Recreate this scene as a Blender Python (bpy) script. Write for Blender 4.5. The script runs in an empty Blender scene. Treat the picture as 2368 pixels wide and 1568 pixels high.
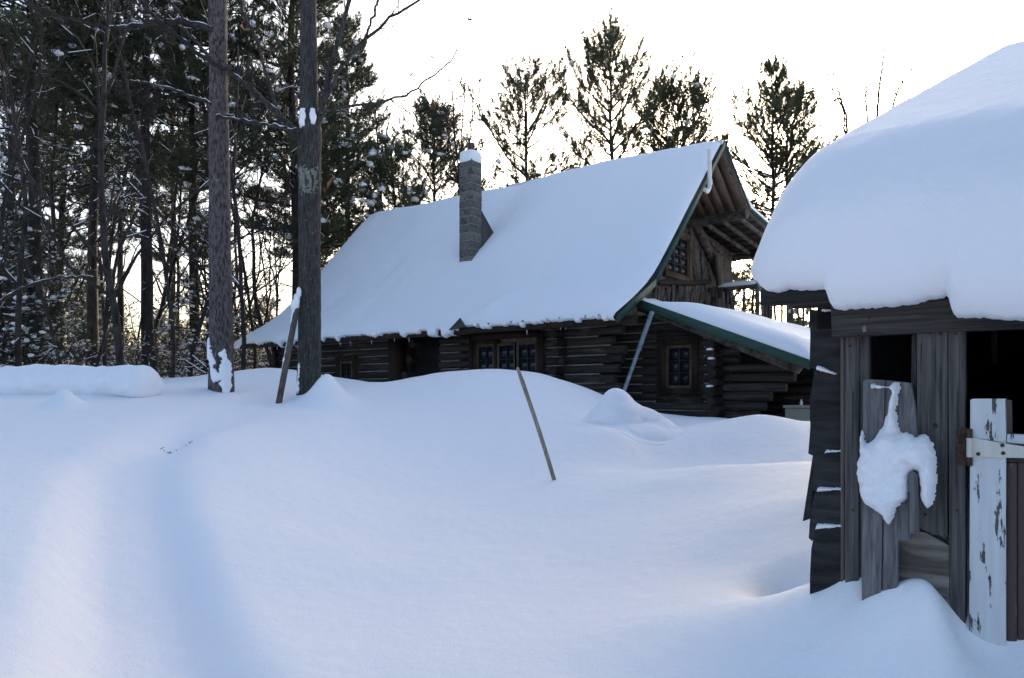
import bpy, math, random
import numpy as np
from mathutils import Vector

S = bpy.context.scene
COL = S.collection
R = math.radians

# ------------------------------------------------------------------ camera, sky, sun, exposure
EYE = 1.35
F, CX, HY = 1800.0, 1184.0, 922.0          # focal length, centre and horizon in photo units (photo 2368 wide)
cam_d = bpy.data.cameras.new('camera'); cam = bpy.data.objects.new('camera', cam_d); COL.objects.link(cam)
cam.location = (0, 0, EYE); cam.rotation_euler = (R(90), 0, 0)
cam_d.sensor_width = 36.0; cam_d.lens = F / 2368 * 36.0; cam_d.shift_y = (HY - 784) / 2368
cam_d.clip_start = 0.05; cam_d.clip_end = 3000
S.camera = cam

SUN_EL, SUN_AZ = R(17), R(19)              # sun azimuth measured to the right of the view direction
w = bpy.data.worlds.new('World'); S.world = w; w.use_nodes = True
nt = w.node_tree; nt.nodes.clear()
sky = nt.nodes.new('ShaderNodeTexSky'); sky.sky_type = 'NISHITA'; sky.sun_disc = False
sky.sun_elevation = SUN_EL; sky.sun_rotation = SUN_AZ
sky.air_density = 1.0; sky.dust_density = 5.0; sky.ozone_density = 1.95
bg = nt.nodes.new('ShaderNodeBackground'); bg.inputs['Strength'].default_value = 0.13
wo = nt.nodes.new('ShaderNodeOutputWorld')
nt.links.new(sky.outputs[0], bg.inputs['Color']); nt.links.new(bg.outputs[0], wo.inputs['Surface'])
sd = bpy.data.lights.new('sun', 'SUN'); sd.energy = 1.5; sd.angle = R(12); sd.color = (1.0, 0.9, 0.76)
sun = bpy.data.objects.new('sun', sd); COL.objects.link(sun)
to_sun = Vector((math.sin(SUN_AZ) * math.cos(SUN_EL), math.cos(SUN_AZ) * math.cos(SUN_EL), math.sin(SUN_EL)))
sun.rotation_euler = to_sun.to_track_quat('Z', 'Y').to_euler()
S.view_settings.view_transform = 'Standard'; S.view_settings.look = 'None'
S.view_settings.exposure = 1.67; S.view_settings.gamma = 1.0; S.view_settings.use_curve_mapping = False

# ------------------------------------------------------------------ frames
UX, UY = 0.794, -0.608                     # u: along the cabin ridge towards the right and the viewer
VX, VY = 0.608, 0.794                      # v: at right angles to it, away from the viewer
ROTU = math.atan2(UY, UX)
def C(u, v, z=0.0): return (UX * u + VX * v, UY * u + VY * v, z + EYE)
def P(px, py, d): return ((px - CX) / F * d, d, (HY - py) / F * d + EYE)
def onv(px, py, v):                        # point of the plane v = const seen at px, py -> (u, z above eye)
    r = (px - CX) / F; t = v / (VX * r + VY)
    return t * (UX * r + UY), (HY - py) / F * t
def onu(px, py, u):
    r = (px - CX) / F; t = u / (UX * r + UY)
    return t * (VX * r + VY), (HY - py) / F * t

# ------------------------------------------------------------------ noise
def _h(ix, iy, iz, s):
    n = (ix * 374761393 + iy * 668265263 + iz * 2147483647 + s * 974634777) & 0xffffffff
    n = ((n ^ (n >> 13)) * 1274126177) & 0xffffffff
    return ((n ^ (n >> 16)) & 0xffff) / 65535.0
def vnoise(x, y, z=0.0, seed=0):
    x, y, z = np.broadcast_arrays(np.asarray(x, float), np.asarray(y, float), np.asarray(z, float))
    ix, iy, iz = [np.floor(a).astype(np.int64) for a in (x, y, z)]
    fx, fy, fz = x - ix, y - iy, z - iz
    fx, fy, fz = [f * f * (3 - 2 * f) for f in (fx, fy, fz)]
    o = 0
    for a in (0, 1):
        for b in (0, 1):
            for c in (0, 1):
                o = o + _h(ix + a, iy + b, iz + c, seed) * np.where(a, fx, 1 - fx) * np.where(b, fy, 1 - fy) * np.where(c, fz, 1 - fz)
    return o * 2 - 1
def fbm(x, y, z=0.0, seed=0, o=3):
    t, a = 0, 1.0
    for k in range(o):
        t = t + a * vnoise(np.asarray(x) * 2 ** k, np.asarray(y) * 2 ** k, np.asarray(z) * 2 ** k, seed + k); a *= .5
    return t

# ------------------------------------------------------------------ mesh helpers
def mesh_np(name, parts, smooth=False):
    vs, loops, starts, off, ls = [], [], [], 0, 0
    for v, f in parts:
        v = np.asarray(v, np.float32).reshape(-1, 3); f = np.asarray(f, np.int32)
        vs.append(v)
        if f.size:
            k = f.shape[1]
            loops.append((f + off).ravel()); starts.append(np.arange(len(f)) * k + ls); ls += f.size
        off += len(v)
    v = np.concatenate(vs); l = np.concatenate(loops).astype(np.int32); s = np.concatenate(starts).astype(np.int32)
    me = bpy.data.meshes.new(name)
    me.vertices.add(len(v)); me.vertices.foreach_set('co', v.ravel())
    me.loops.add(len(l)); me.loops.foreach_set('vertex_index', l)
    me.polygons.add(len(s)); me.polygons.foreach_set('loop_start', s)
    me.update(calc_edges=True); me.validate()
    if smooth: me.polygons.foreach_set('use_smooth', np.ones(len(me.polygons), bool))
    return me
def link(name, me, mat, parent=None, loc=None):
    o = bpy.data.objects.new(name, me); COL.objects.link(o)
    if me is not None and mat is not None and not me.materials: me.materials.append(mat)
    if parent is not None: o.parent = parent
    if loc is not None: o.location = loc
    if parent is not None and name in ('branches', 'crown', 'snow', 'twigs', 'dead_leaves', 'icicles', 'stuck_snow', 'lichen', 'ledge_snow', 'rail_snow'): o['kind'] = 'stuff'
    return o
def tag(o, label=None, cat=None, group=None, kind=None):
    if label: o['label'] = label
    if cat: o['category'] = cat
    if group: o['group'] = group
    if kind: o['kind'] = kind
    return o
def empty(name, loc, rz=0.0):
    o = bpy.data.objects.new(name, None); COL.objects.link(o); o.location = loc; o.rotation_euler = (0, 0, rz)
    o.empty_display_size = .2
    return o
def copy_tree(o, parent=None):
    c = o.copy(); COL.objects.link(c)
    if parent is not None: c.parent = parent
    for ch in o.children: copy_tree(ch, c)
    return c
class Frame:                               # a thing standing in the u, v, z frame; parts are given in u, v, z above eye
    def __init__(s, name, u, v, z):
        s.off = np.array((u, v, z)); s.root = empty(name, C(u, v, z), ROTU)
    def add(s, name, parts, mat, parent=None, smooth=False, bevel=0.0):
        parts = [(np.asarray(a, float).reshape(-1, 3) - s.off, f) for a, f in parts]
        o = link(name, mesh_np(name, parts, smooth), mat, parent or s.root)
        if bevel:
            b = o.modifiers.new('bevel', 'BEVEL'); b.width = bevel; b.segments = 2; b.limit_method = 'ANGLE'
        return o
QB = np.array([(0, 3, 2, 1), (4, 5, 6, 7), (0, 1, 5, 4), (1, 2, 6, 5), (2, 3, 7, 6), (3, 0, 4, 7)])
def box(x0, x1, y0, y1, z0, z1):
    return (np.array([(x0, y0, z0), (x1, y0, z0), (x1, y1, z0), (x0, y1, z0), (x0, y0, z1), (x1, y0, z1), (x1, y1, z1), (x0, y1, z1)]), QB)
def prism(front, back):                    # two matching polygons of n points (n parts merged as quads + fans)
    n = len(front); v = np.array(list(front) + list(back))
    q = np.array([(i, (i + 1) % n, (i + 1) % n + n, i + n) for i in range(n)])
    cf = np.array([(0, i + 1, i) for i in range(1, n - 1)]); cb = np.array([(n, n + i, n + i + 1) for i in range(1, n - 1)])
    return [(v, np.array(q)), (v, cf), (v, cb)]
def prism1(front, back):
    n = len(front); v = np.array(list(front) + list(back))
    me = []
    f4 = [(i, (i + 1) % n, (i + 1) % n + n, i + n) for i in range(n)]
    if n == 4: f4 += [(3, 2, 1, 0), (4, 5, 6, 7)]; return [(v, np.array(f4))]
    return prism(front, back)
def tube(pts, rad, sides=8, cap=True, noise=0.0, seed=0, nscale=3.0):
    pts = np.asarray(pts, float); n = len(pts); rad = np.broadcast_to(np.asarray(rad, float), (n,))
    d = np.gradient(pts, axis=0); d /= np.linalg.norm(d, axis=1)[:, None] + 1e-9
    ref = np.eye(3)[int(np.argmin(np.abs(d).max(0)))]
    a = np.cross(d, ref); a /= np.linalg.norm(a, axis=1)[:, None]; b = np.cross(a, d)
    th = np.arange(sides) / sides * 2 * np.pi
    rr = rad[:, None] * np.ones(sides)
    ring = a[:, None] * np.cos(th)[None, :, None] + b[:, None] * np.sin(th)[None, :, None]
    if noise:
        q = pts[:, None] * nscale + ring * 1.7
        rr = rr * (1 + noise * fbm(q[..., 0], q[..., 1], q[..., 2], seed, 2))
    v = (pts[:, None] + ring * rr[..., None]).reshape(-1, 3)
    i, j = np.meshgrid(np.arange(n - 1), np.arange(sides), indexing='ij')
    j2 = (j + 1) % sides
    q = np.stack([i * sides + j, i * sides + j2, (i + 1) * sides + j2, (i + 1) * sides + j], -1).reshape(-1, 4)
    out = [(v, q)]
    if cap:
        for e, o in ((0, 1), (n - 1, -1)):
            c = pts[e] ; vv = np.vstack([v[e * sides:(e + 1) * sides], c])
            t = np.array([(k, (k + 1) % sides, sides) for k in range(sides)])
            out.append((vv, t[:, ::-o]))
    return out
def segs_mesh(p0, p1, r0, r1, sides=4, up=0.0):   # many tapered rods at once
    p0, p1 = np.asarray(p0, float), np.asarray(p1, float); r0, r1 = np.asarray(r0, float), np.asarray(r1, float)
    d = p1 - p0; d /= np.linalg.norm(d, axis=1)[:, None] + 1e-9
    ref = np.where((abs(d[:, 2]) > .9)[:, None], np.array((1.0, 0, 0)), np.array((0, 0, 1.0)))
    a = np.cross(d, ref); a /= np.linalg.norm(a, axis=1)[:, None] + 1e-9; b = np.cross(a, d)
    if up: p0 = p0 + b * (r0 * up)[:, None]; p1 = p1 + b * (r1 * up)[:, None]
    th = np.arange(sides) / sides * 2 * np.pi + .4
    ring = a[:, None] * np.cos(th)[None, :, None] + b[:, None] * np.sin(th)[None, :, None]
    n = len(p0)
    v = np.concatenate([p0[:, None] + ring * r0[:, None, None], p1[:, None] + ring * r1[:, None, None]], 1).reshape(-1, 3)
    j = np.arange(sides); j2 = (j + 1) % sides
    q = np.stack([j, j2, j2 + sides, j + sides], -1)[None] + (np.arange(n) * 2 * sides)[:, None, None]
    return [(v, q.reshape(-1, 4))]
def grid_faces(n, m, wrap=False):
    i, j = np.meshgrid(np.arange(n - 1), np.arange(m if wrap else m - 1), indexing='ij'); j2 = (j + 1) % m
    return np.stack([i * m + j, (i + 1) * m + j, (i + 1) * m + j2, i * m + j2], -1).reshape(-1, 4)
def _sph(nu, nv):
    v = [(0, 0, -1.0)]
    for i in range(1, nv):
        p = -math.pi / 2 + math.pi * i / nv
        v += [(math.cos(p) * math.cos(2 * math.pi * j / nu), math.cos(p) * math.sin(2 * math.pi * j / nu), math.sin(p)) for j in range(nu)]
    v.append((0, 0, 1.0)); f = []
    for j in range(nu): f.append((0, 1 + (j + 1) % nu, 1 + j))
    for i in range(nv - 2):
        for j in range(nu):
            a, b = 1 + i * nu + j, 1 + i * nu + (j + 1) % nu
            f += [(a, b, b + nu), (a, b + nu, a + nu)]
    t = len(v) - 1; o = 1 + (nv - 2) * nu
    for j in range(nu): f.append((o + j, o + (j + 1) % nu, t))
    return np.array(v), np.array(f)
SPH = _sph(8, 5)
def blobs(pos, size, rng, sph=SPH, rough=.22):
    pos = np.asarray(pos, float); size = np.asarray(size, float); n = len(pos)
    v, f = sph
    jit = 1 + rough * rng.uniform(-1, 1, (n, len(v), 1))
    rot = rng.uniform(0, 6.28, n); c, s = np.cos(rot)[:, None], np.sin(rot)[:, None]
    vv = v[None] * jit * size[:, None]
    x = vv[..., 0] * c - vv[..., 1] * s; y = vv[..., 0] * s + vv[..., 1] * c
    vv = np.stack([x, y, vv[..., 2]], -1) + pos[:, None]
    ff = f[None] + (np.arange(n) * len(v))[:, None, None]
    return [(vv.reshape(-1, 3), ff.reshape(-1, 3))]
def lump(ellipsoids, voxel=.03, smooth=12):       # soft union of ellipsoids, as a mesh object's modifiers do it
    v0, f0 = _sph(24, 16); parts = []
    for c, s in ellipsoids: parts.append((v0 * np.array(s) + np.array(c), f0))
    return parts
def inside_poly(poly, X, Y):
    poly = np.asarray(poly); ins = np.zeros(X.shape, bool); D = np.full(X.shape, 1e9)
    for i in range(len(poly)):
        (x1, y1), (x2, y2) = poly[i], poly[(i + 1) % len(poly)]
        c = ((y1 > Y) != (y2 > Y)) & (X < (x2 - x1) * (Y - y1) / (y2 - y1 + 1e-12) + x1); ins ^= c
        dx, dy = x2 - x1, y2 - y1; t = np.clip(((X - x1) * dx + (Y - y1) * dy) / (dx * dx + dy * dy + 1e-12), 0, 1)
        D = np.minimum(D, np.hypot(X - x1 - t * dx, Y - y1 - t * dy))
    return np.where(ins, D, -D)
def patch(poly, T, wdt, h, f3, rag=.01, seed=0, nsc=20.0):
    """plastered snow: an outline in (a, b) swollen to thickness T; f3(a, b, height) -> point"""
    p = np.array(poly); a0, b0 = p.min(0) - 3 * h; a1, b1 = p.max(0) + 3 * h
    A, B = np.meshgrid(np.arange(a0, a1, h), np.arange(b0, b1, h), indexing='ij')
    A_, B_ = A * .81 + B * .59, B * .81 - A * .59
    D = inside_poly(p, A, B) + rag * fbm(A_ * nsc, B_ * nsc, 0, seed, 3)
    k = np.clip(D / wdt, 0, 1); H = T * np.sqrt(1 - (1 - k) ** 2) * (1 + .16 * fbm(A_ * nsc * .35, B_ * nsc * .35, 0, seed + 9, 3))
    H = np.where(D > 0, H, -.012)
    ok = D > -h * .8; n, m = A.shape
    V = np.array(f3(A, B, H)); V = np.moveaxis(V, 0, -1).reshape(-1, 3)
    q = grid_faces(n, m); q = q[ok.ravel()[q].all(1)]
    used = np.unique(q); remap = np.zeros(n * m, int); remap[used] = np.arange(len(used))
    return [(V[used], remap[q])]

# ------------------------------------------------------------------ materials
def nodes(name):
    m = bpy.data.materials.new(name); m.use_nodes = True; t = m.node_tree
    b = t.nodes['Principled BSDF']
    return m, t, b
def N(t, kind, **kw):
    n = t.nodes.new(kind)
    for k, v in kw.items():
        if k in n.inputs: n.inputs[k].default_value = v
        else: setattr(n, k, v)
    return n
def ramp(t, fac, stops, interp='LINEAR'):
    r = t.nodes.new('ShaderNodeValToRGB'); r.color_ramp.interpolation = interp
    while len(r.color_ramp.elements) < len(stops): r.color_ramp.elements.new(.5)
    for e, (p, c) in zip(r.color_ramp.elements, stops): e.position = p; e.color = (*c, 1)
    t.links.new(fac, r.inputs[0]); return r.outputs[0]
def coords(t, stretch, rand=True):
    tc = N(t, 'ShaderNodeTexCoord'); mp = N(t, 'ShaderNodeMapping'); mp.inputs['Scale'].default_value = stretch
    t.links.new(tc.outputs['Object'], mp.inputs['Vector'])
    if rand:
        oi = N(t, 'ShaderNodeObjectInfo'); mu = N(t, 'ShaderNodeMath', operation='MULTIPLY'); mu.inputs[1].default_value = 37.0
        t.links.new(oi.outputs['Random'], mu.inputs[0]); t.links.new(mu.outputs[0], mp.inputs['Location'])
    return mp.outputs[0]
def surf(name, c1, c2, stretch=(5, 5, 5), c3=None, spot=.62, spot_scale=(2, 2, 2), rough=.85, bump=.4, dist=.01, detail=6, vary=.0, spec=.3, metal=0.0, lo=.35, hi=.68):
    m, t, b = nodes(name); v = coords(t, stretch)
    n = N(t, 'ShaderNodeTexNoise', Scale=1.0, Detail=detail, Roughness=.62); t.links.new(v, n.inputs['Vector'])
    col = ramp(t, n.outputs['Fac'], [(lo, c1), (hi, c2)])
    if c3:
        v2 = coords(t, spot_scale); n2 = N(t, 'ShaderNodeTexNoise', Scale=1.0, Detail=5, Roughness=.6); t.links.new(v2, n2.inputs['Vector'])
        msk = ramp(t, n2.outputs['Fac'], [(spot - .04, (0, 0, 0)), (spot + .04, (1, 1, 1))])
        mx = N(t, 'ShaderNodeMix', data_type='RGBA'); t.links.new(msk, mx.inputs[0]); t.links.new(col, mx.inputs[6]); mx.inputs[7].default_value = (*c3, 1); col = mx.outputs[2]
    if vary:
        oi = N(t, 'ShaderNodeObjectInfo'); hs = N(t, 'ShaderNodeHueSaturation'); mr = N(t, 'ShaderNodeMapRange')
        mr.inputs[3].default_value = 1 - vary; mr.inputs[4].default_value = 1 + vary
        t.links.new(oi.outputs['Random'], mr.inputs[0]); t.links.new(mr.outputs[0], hs.inputs['Value']); t.links.new(col, hs.inputs['Color']); col = hs.outputs[0]
    t.links.new(col, b.inputs['Base Color']); b.inputs['Roughness'].default_value = rough
    b.inputs['Specular IOR Level'].default_value = spec; b.inputs['Metallic'].default_value = metal
    if bump:
        bp = N(t, 'ShaderNodeBump', Strength=bump, Distance=dist); t.links.new(n.outputs['Fac'], bp.inputs['Height']); t.links.new(bp.outputs[0], b.inputs['Normal'])
    return m
def snow_mat(name, grain=1.0):
    m, t, b = nodes(name); tc = N(t, 'ShaderNodeTexCoord')
    n1 = N(t, 'ShaderNodeTexNoise', Scale=85.0, Detail=5.0, Roughness=.75); n2 = N(t, 'ShaderNodeTexNoise', Scale=7.0, Detail=3.0)
    for n in (n1, n2): t.links.new(tc.outputs['Object'], n.inputs['Vector'])
    b1 = N(t, 'ShaderNodeBump', Strength=.75 * grain, Distance=.010); b2 = N(t, 'ShaderNodeBump', Strength=.4, Distance=.03)
    t.links.new(n2.outputs['Fac'], b2.inputs['Height']); t.links.new(n1.outputs['Fac'], b1.inputs['Height'])
    t.links.new(b2.outputs[0], b1.inputs['Normal']); t.links.new(b1.outputs[0], b.inputs['Normal'])
    b.inputs['Base Color'].default_value = (.875, .866, .893, 1); b.inputs['Roughness'].default_value = .7; b.inputs['Specular IOR Level'].default_value = .2
    return m
M = {}
M['snow'] = snow_mat('snow'); M['tree_snow'] = snow_mat('tree_snow', .6)
M['log'] = surf('weathered_log', (.012, .009, .007), (.062, .048, .038), (1.2, 22, 22), c3=(.095, .078, .066), spot=.64, spot_scale=(1.5, 9, 9), bump=.7, dist=.012, vary=.35)
M['log_end'] = surf('log_end', (.010, .007, .005), (.042, .028, .020), (14, 14, 14), bump=.5, vary=.3)
M['chink'] = surf('chinking', (.16, .145, .125), (.27, .25, .22), (6, 6, 6), bump=.4)
M['frame_wood'] = surf('window_wood', (.05, .033, .02), (.13, .09, .057), (8, 8, 3), bump=.3, vary=.15)
M['casing'] = surf('dark_casing', (.016, .009, .006), (.042, .024, .015), (8, 8, 3), bump=.4, vary=.2)
M['muntin'] = surf('muntin', (.04, .035, .03), (.075, .067, .06), (8, 8, 3), bump=.1)
M['green'] = surf('green_metal', (.022, .052, .040), (.042, .085, .066), (2, 2, 9), rough=.7, bump=.1, spec=.3)
M['block'] = surf('concrete_block', (.085, .079, .072), (.17, .158, .145), (9, 9, 9), c3=(.055, .054, .052), spot=.6, spot_scale=(3, 3, 3), bump=.5, vary=.18)
M['mortar'] = surf('mortar', (.17, .165, .155), (.27, .26, .25), (20, 20, 20), bump=.3)
M['clay'] = surf('clay', (.08, .035, .025), (.15, .065, .045), (9, 9, 9), bump=.3)
M['flash'] = surf('flashing', (.035, .034, .036), (.09, .08, .075), (4, 4, 1), bump=.2, rough=.6)
M['soffit'] = surf('soffit_board', (.075, .055, .042), (.19, .145, .112), (24, 2, 2), c3=(.05, .034, .026), spot=.66, bump=.4, vary=.12)
M['oldwood'] = surf('old_grey_wood', (.022, .018, .015), (.115, .098, .084), (6, 6, 6), bump=.6, vary=.3)
M['pvc'] = surf('white_pipe', (.55, .56, .56), (.68, .68, .67), (6, 6, 6), rough=.4, bump=0)
M['steel'] = surf('steel_pole', (.16, .18, .2), (.30, .32, .35), (4, 4, 12), rough=.42, bump=.1, metal=.7)
M['beige'] = surf('beige_plastic', (.20, .185, .14), (.26, .24, .19), (3, 3, 3), rough=.6, bump=.1)
M['grey_plank'] = surf('grey_plank', (.024, .022, .022), (.125, .115, .110), (60, 60, 2.2), c3=(.17, .15, .135), spot=.66, spot_scale=(9, 9, 1.0), bump=.8, dist=.008, vary=.16, lo=.3, hi=.72)
M['panel_plank'] = surf('pale_grey_plank', (.06, .058, .062), (.19, .18, .182), (60, 60, 2.2), c3=(.24, .22, .21), spot=.66, spot_scale=(12, 12, 1.0), bump=.8, dist=.008, vary=.1, lo=.3, hi=.72)
M['grey_beam'] = surf('grey_beam', (.016, .015, .015), (.092, .082, .075), (2.2, 60, 60), c3=(.13, .115, .098), spot=.68, spot_scale=(1.0, 9, 12), bump=.8, dist=.008, vary=.12, lo=.3, hi=.72)
M['pale_board'] = surf('pale_board', (.06, .05, .043), (.23, .20, .175), (2.0, 26, 20), c3=(.07, .06, .055), spot=.6, spot_scale=(3, 8, 10), bump=.8, dist=.008)
M['black_board'] = surf('black_board', (.007, .007, .008), (.036, .035, .037), (3, 14, 22), c3=(.05, .035, .022), spot=.7, spot_scale=(3, 3, 4), bump=.5, vary=.2)
M['rust'] = surf('rusty_iron', (.02, .012, .009), (.09, .045, .025), (30, 30, 30), bump=.5, rough=.7)
M['handle'] = surf('handle_wood', (.16, .135, .11), (.34, .29, .24), (30, 30, 3), bump=.4)
M['plank_brown'] = surf('brown_plank', (.06, .048, .042), (.15, .12, .10), (30, 30, 2), bump=.5)
M['bark_pine'] = surf('red_pine_bark', (.026, .020, .020), (.135, .112, .112), (36, 36, 10), c3=(.22, .19, .19), spot=.66, spot_scale=(30, 30, 9), bump=1.0, dist=.03, lo=.38, hi=.62)
M['bark_grey'] = surf('grey_bark', (.010, .009, .009), (.080, .074, .070), (44, 44, 6), c3=(.20, .20, .185), spot=.66, spot_scale=(60, 60, 20), bump=1.0, dist=.025, lo=.33, hi=.68)
M['bark_dark'] = surf('dark_bark', (.010, .008, .007), (.048, .039, .034), (9, 9, 3), bump=.8, dist=.02, vary=.35)
M['lichen'] = surf('pale_lichen', (.12, .125, .10), (.24, .24, .20), (20, 20, 20), bump=.3)
M['needles'] = surf('pine_needles', (.026, .036, .018), (.075, .085, .042), (2.2, 2.2, 2.2), bump=0, rough=.6, vary=.25)
M['leaf'] = surf('dead_leaf', (.16, .06, .025), (.26, .11, .05), (6, 6, 6), bump=0)
M['void_wood'] = surf('shade_black_boards', (.001, .001, .001), (.003, .0028, .0026), (3, 3, 3), bump=.1, spec=.05)  # shade of the shed interior put into the colour, no soot
M['dark_inside'] = surf('shade_dark_boards', (.006, .0055, .005), (.014, .012, .011), (3, 3, 3), bump=.2)  # interior darkness painted into the board colour
def glass():
    m, t, b = nodes('window_glass'); b.inputs['Base Color'].default_value = (.016, .018, .022, 1)
    b.inputs['Roughness'].default_value = .12; b.inputs['Specular IOR Level'].default_value = .4
    n = N(t, 'ShaderNodeTexNoise', Scale=3.0, Detail=2.0); bp = N(t, 'ShaderNodeBump', Strength=.04, Distance=.01)
    tc = N(t, 'ShaderNodeTexCoord'); t.links.new(tc.outputs['Object'], n.inputs['Vector'])
    t.links.new(n.outputs['Fac'], bp.inputs['Height']); t.links.new(bp.outputs[0], b.inputs['Normal'])
    return m
M['glass'] = glass()
def peel(name, paint, wood, stretch, th, rough=.6):
    m, t, b = nodes(name); v = coords(t, stretch)
    n = N(t, 'ShaderNodeTexNoise', Scale=1.0, Detail=7.0, Roughness=.65); t.links.new(v, n.inputs['Vector'])
    msk = ramp(t, n.outputs['Fac'], [(th - .008, (0, 0, 0)), (th + .008, (1, 1, 1))])
    v2 = coords(t, (40, 40, 3)); n2 = N(t, 'ShaderNodeTexNoise', Scale=1.0, Detail=5.0); t.links.new(v2, n2.inputs['Vector'])
    wc = ramp(t, n2.outputs['Fac'], [(.3, tuple(c * .5 for c in wood)), (.7, tuple(c * 1.5 for c in wood))])
    pc = ramp(t, n2.outputs['Fac'], [(.3, tuple(c * .9 for c in paint)), (.7, tuple(min(c * 1.08, .9) for c in paint))])
    mx = N(t, 'ShaderNodeMix', data_type='RGBA'); t.links.new(msk, mx.inputs[0]); t.links.new(pc, mx.inputs[6]); t.links.new(wc, mx.inputs[7])
    t.links.new(mx.outputs[2], b.inputs['Base Color']); b.inputs['Roughness'].default_value = rough
    inv = N(t, 'ShaderNodeMath', operation='SUBTRACT'); inv.inputs[0].default_value = 1.0; t.links.new(msk, inv.inputs[1])
    bp = N(t, 'ShaderNodeBump', Strength=.6, Distance=.003); t.links.new(inv.outputs[0], bp.inputs['Height'])
    b2 = N(t, 'ShaderNodeBump', Strength=.3, Distance=.004); t.links.new(n2.outputs['Fac'], b2.inputs['Height']); t.links.new(bp.outputs[0], b2.inputs['Normal'])
    t.links.new(b2.outputs[0], b.inputs['Normal']); return m
M['white_peel'] = peel('peeling_white_paint', (.50, .52, .54), (.05, .046, .044), (24, 24, 4.5), .595)
M['red_peel'] = peel('peeling_red_paint', (.045, .020, .018), (.10, .088, .076), (26, 26, 3.0), .60)
M['hinge_white'] = peel('rusty_white_hinge', (.52, .5, .45), (.16, .08, .045), (16, 16, 16), .62)

# ------------------------------------------------------------------ snow ground
CTRL = [  # px, py, depth
    (700, 1568, 3.55), (1184, 1568, 3.6), (1700, 1568, 3.5), (2100, 1568, 3.2), (1184, 1300, 5.6), (720, 1300, 5.5), (1700, 1300, 5.0),
    (1900, 1345, 3.75), (1960, 1338, 3.66), (2070, 1374, 3.46), (2000, 1415, 3.46), (2150, 1400, 3.22), (2215, 1462, 3.2), (2280, 1500, 3.12), (2368, 1535, 3.02), (1880, 1340, 4.2), (1285, 1108, 8.4), (1000, 1150, 8.0), (800, 1100, 8.2),
    (1600, 1150, 6.8), (1860, 1160, 5.5), (1450, 1088, 8.3), (1650, 1080, 7.7), (1860, 1072, 7.2), (1500, 1048, 9.9), (1860, 1032, 9.3),
    (1000, 1000, 10.5), (1250, 1000, 10.3), (640, 925, 12.2), (510, 900, 12.5), (720, 908, 12.3), (850, 935, 12.2), (850, 887, 14.5),
    (1000, 864, 14.5), (1150, 855, 14.0), (1250, 866, 13.6), (1380, 912, 13.0), (1460, 962, 12.5), (1640, 968, 14.0), (1500, 985, 12.2),
    (1760, 957, 11.0), (1870, 976, 11.0), (1430, 1000, 10.0), (370, 922, 11.0), (150, 925, 10.2), (0, 905, 11.0), (-300, 900, 11.0),
    (480, 868, 16.0), (640, 853, 15.5), (690, 868, 15.3), (400, 888, 15.0), (250, 1000, 8.5), (0, 1000, 8.3), (-300, 1000, 8.0), (500, 1000, 8.8),
    (60, 1300, 4.6), (0, 1568, 3.3), (180, 1400, 4.1), (180, 1200, 5.4), (560, 1400, 4.6), (520, 1200, 6.0), (-300, 1400, 4.0)]
cp = [((px - CX) / F * d, d, (HY - py) / F * d) for px, py, d in CTRL]
def cx(px, d, z): cp.append(((px - CX) / F * d, d, z))
for a in ((1450, 9.0, -.81), (1650, 8.5, -.85), (1860, 8.1, -.79), (1150, 16.4, .3), (1000, 17, .25), (1250, 15.8, .1), (1380, 15, -.2), (1640, 15.5, -.45), (1870, 14.5, -.45), (2300, 12, -.45), (2700, 8, -.6),
          (500, 22, .55), (100, 20, .5), (-300, 18, .5), (300, 30, .6), (900, 30, .5), (1700, 30, .2), (2400, 26, .1), (3000, 16, -.2)): cx(*a)
cp += [(0, 1.2, -1.38), (-1.5, 1.2, -1.35), (1.2, 1.2, -1.3), (0, -2, -1.4), (-3, -2, -1.4), (3, -1, -1.25), (0, -8, -1.4), (-6, 2, -1.2), (-8, 6, -.6), (8, 2, -1.0)]
cp = np.array(cp)
def tps(r2): return np.where(r2 > 1e-9, .5 * r2 * np.log(r2 + 1e-12), 0)
_n = len(cp); _K = tps(((cp[:, None, :2] - cp[None, :, :2]) ** 2).sum(-1)) + .003 * np.eye(_n)
_Pm = np.hstack([np.ones((_n, 1)), cp[:, :2]]); _A = np.zeros((_n + 3, _n + 3)); _A[:_n, :_n] = _K; _A[:_n, _n:] = _Pm; _A[_n:, :_n] = _Pm.T
_wt = np.linalg.solve(_A, np.concatenate([cp[:, 2], np.zeros(3)]))
BUMPS = []                                  # x, y, height, sigma
def bump(px, d, h, s, s2=None): BUMPS.append(((px - CX) / F * d, d, h, s, s2 or s))
bump(757, 12.0, .40, .27, .34); bump(148, 9.75, .25, .17); bump(1425, 10.85, -.07, .6, .6); bump(2310, 3.08, -.09, .16, .25); bump(1845, 4.3, -.2, .22, .3)
bump(2135, 3.28, .07, .10, .12); bump(1975, 3.60, .05, .1, .09); bump(2025, 3.36, .13, .14, .12); bump(395, 8.7, -.14, .18, .4)
PATH = [((px - CX) / F * d, d, k) for px, d, k in ((345, 1.0, .27), (345, 3.4, .27), (315, 4.6, .25), (290, 6.2, .20), (300, 7.4, .16), (380, 8.6, .12), (480, 9.8, .06), (600, 11.4, .0))]
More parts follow.
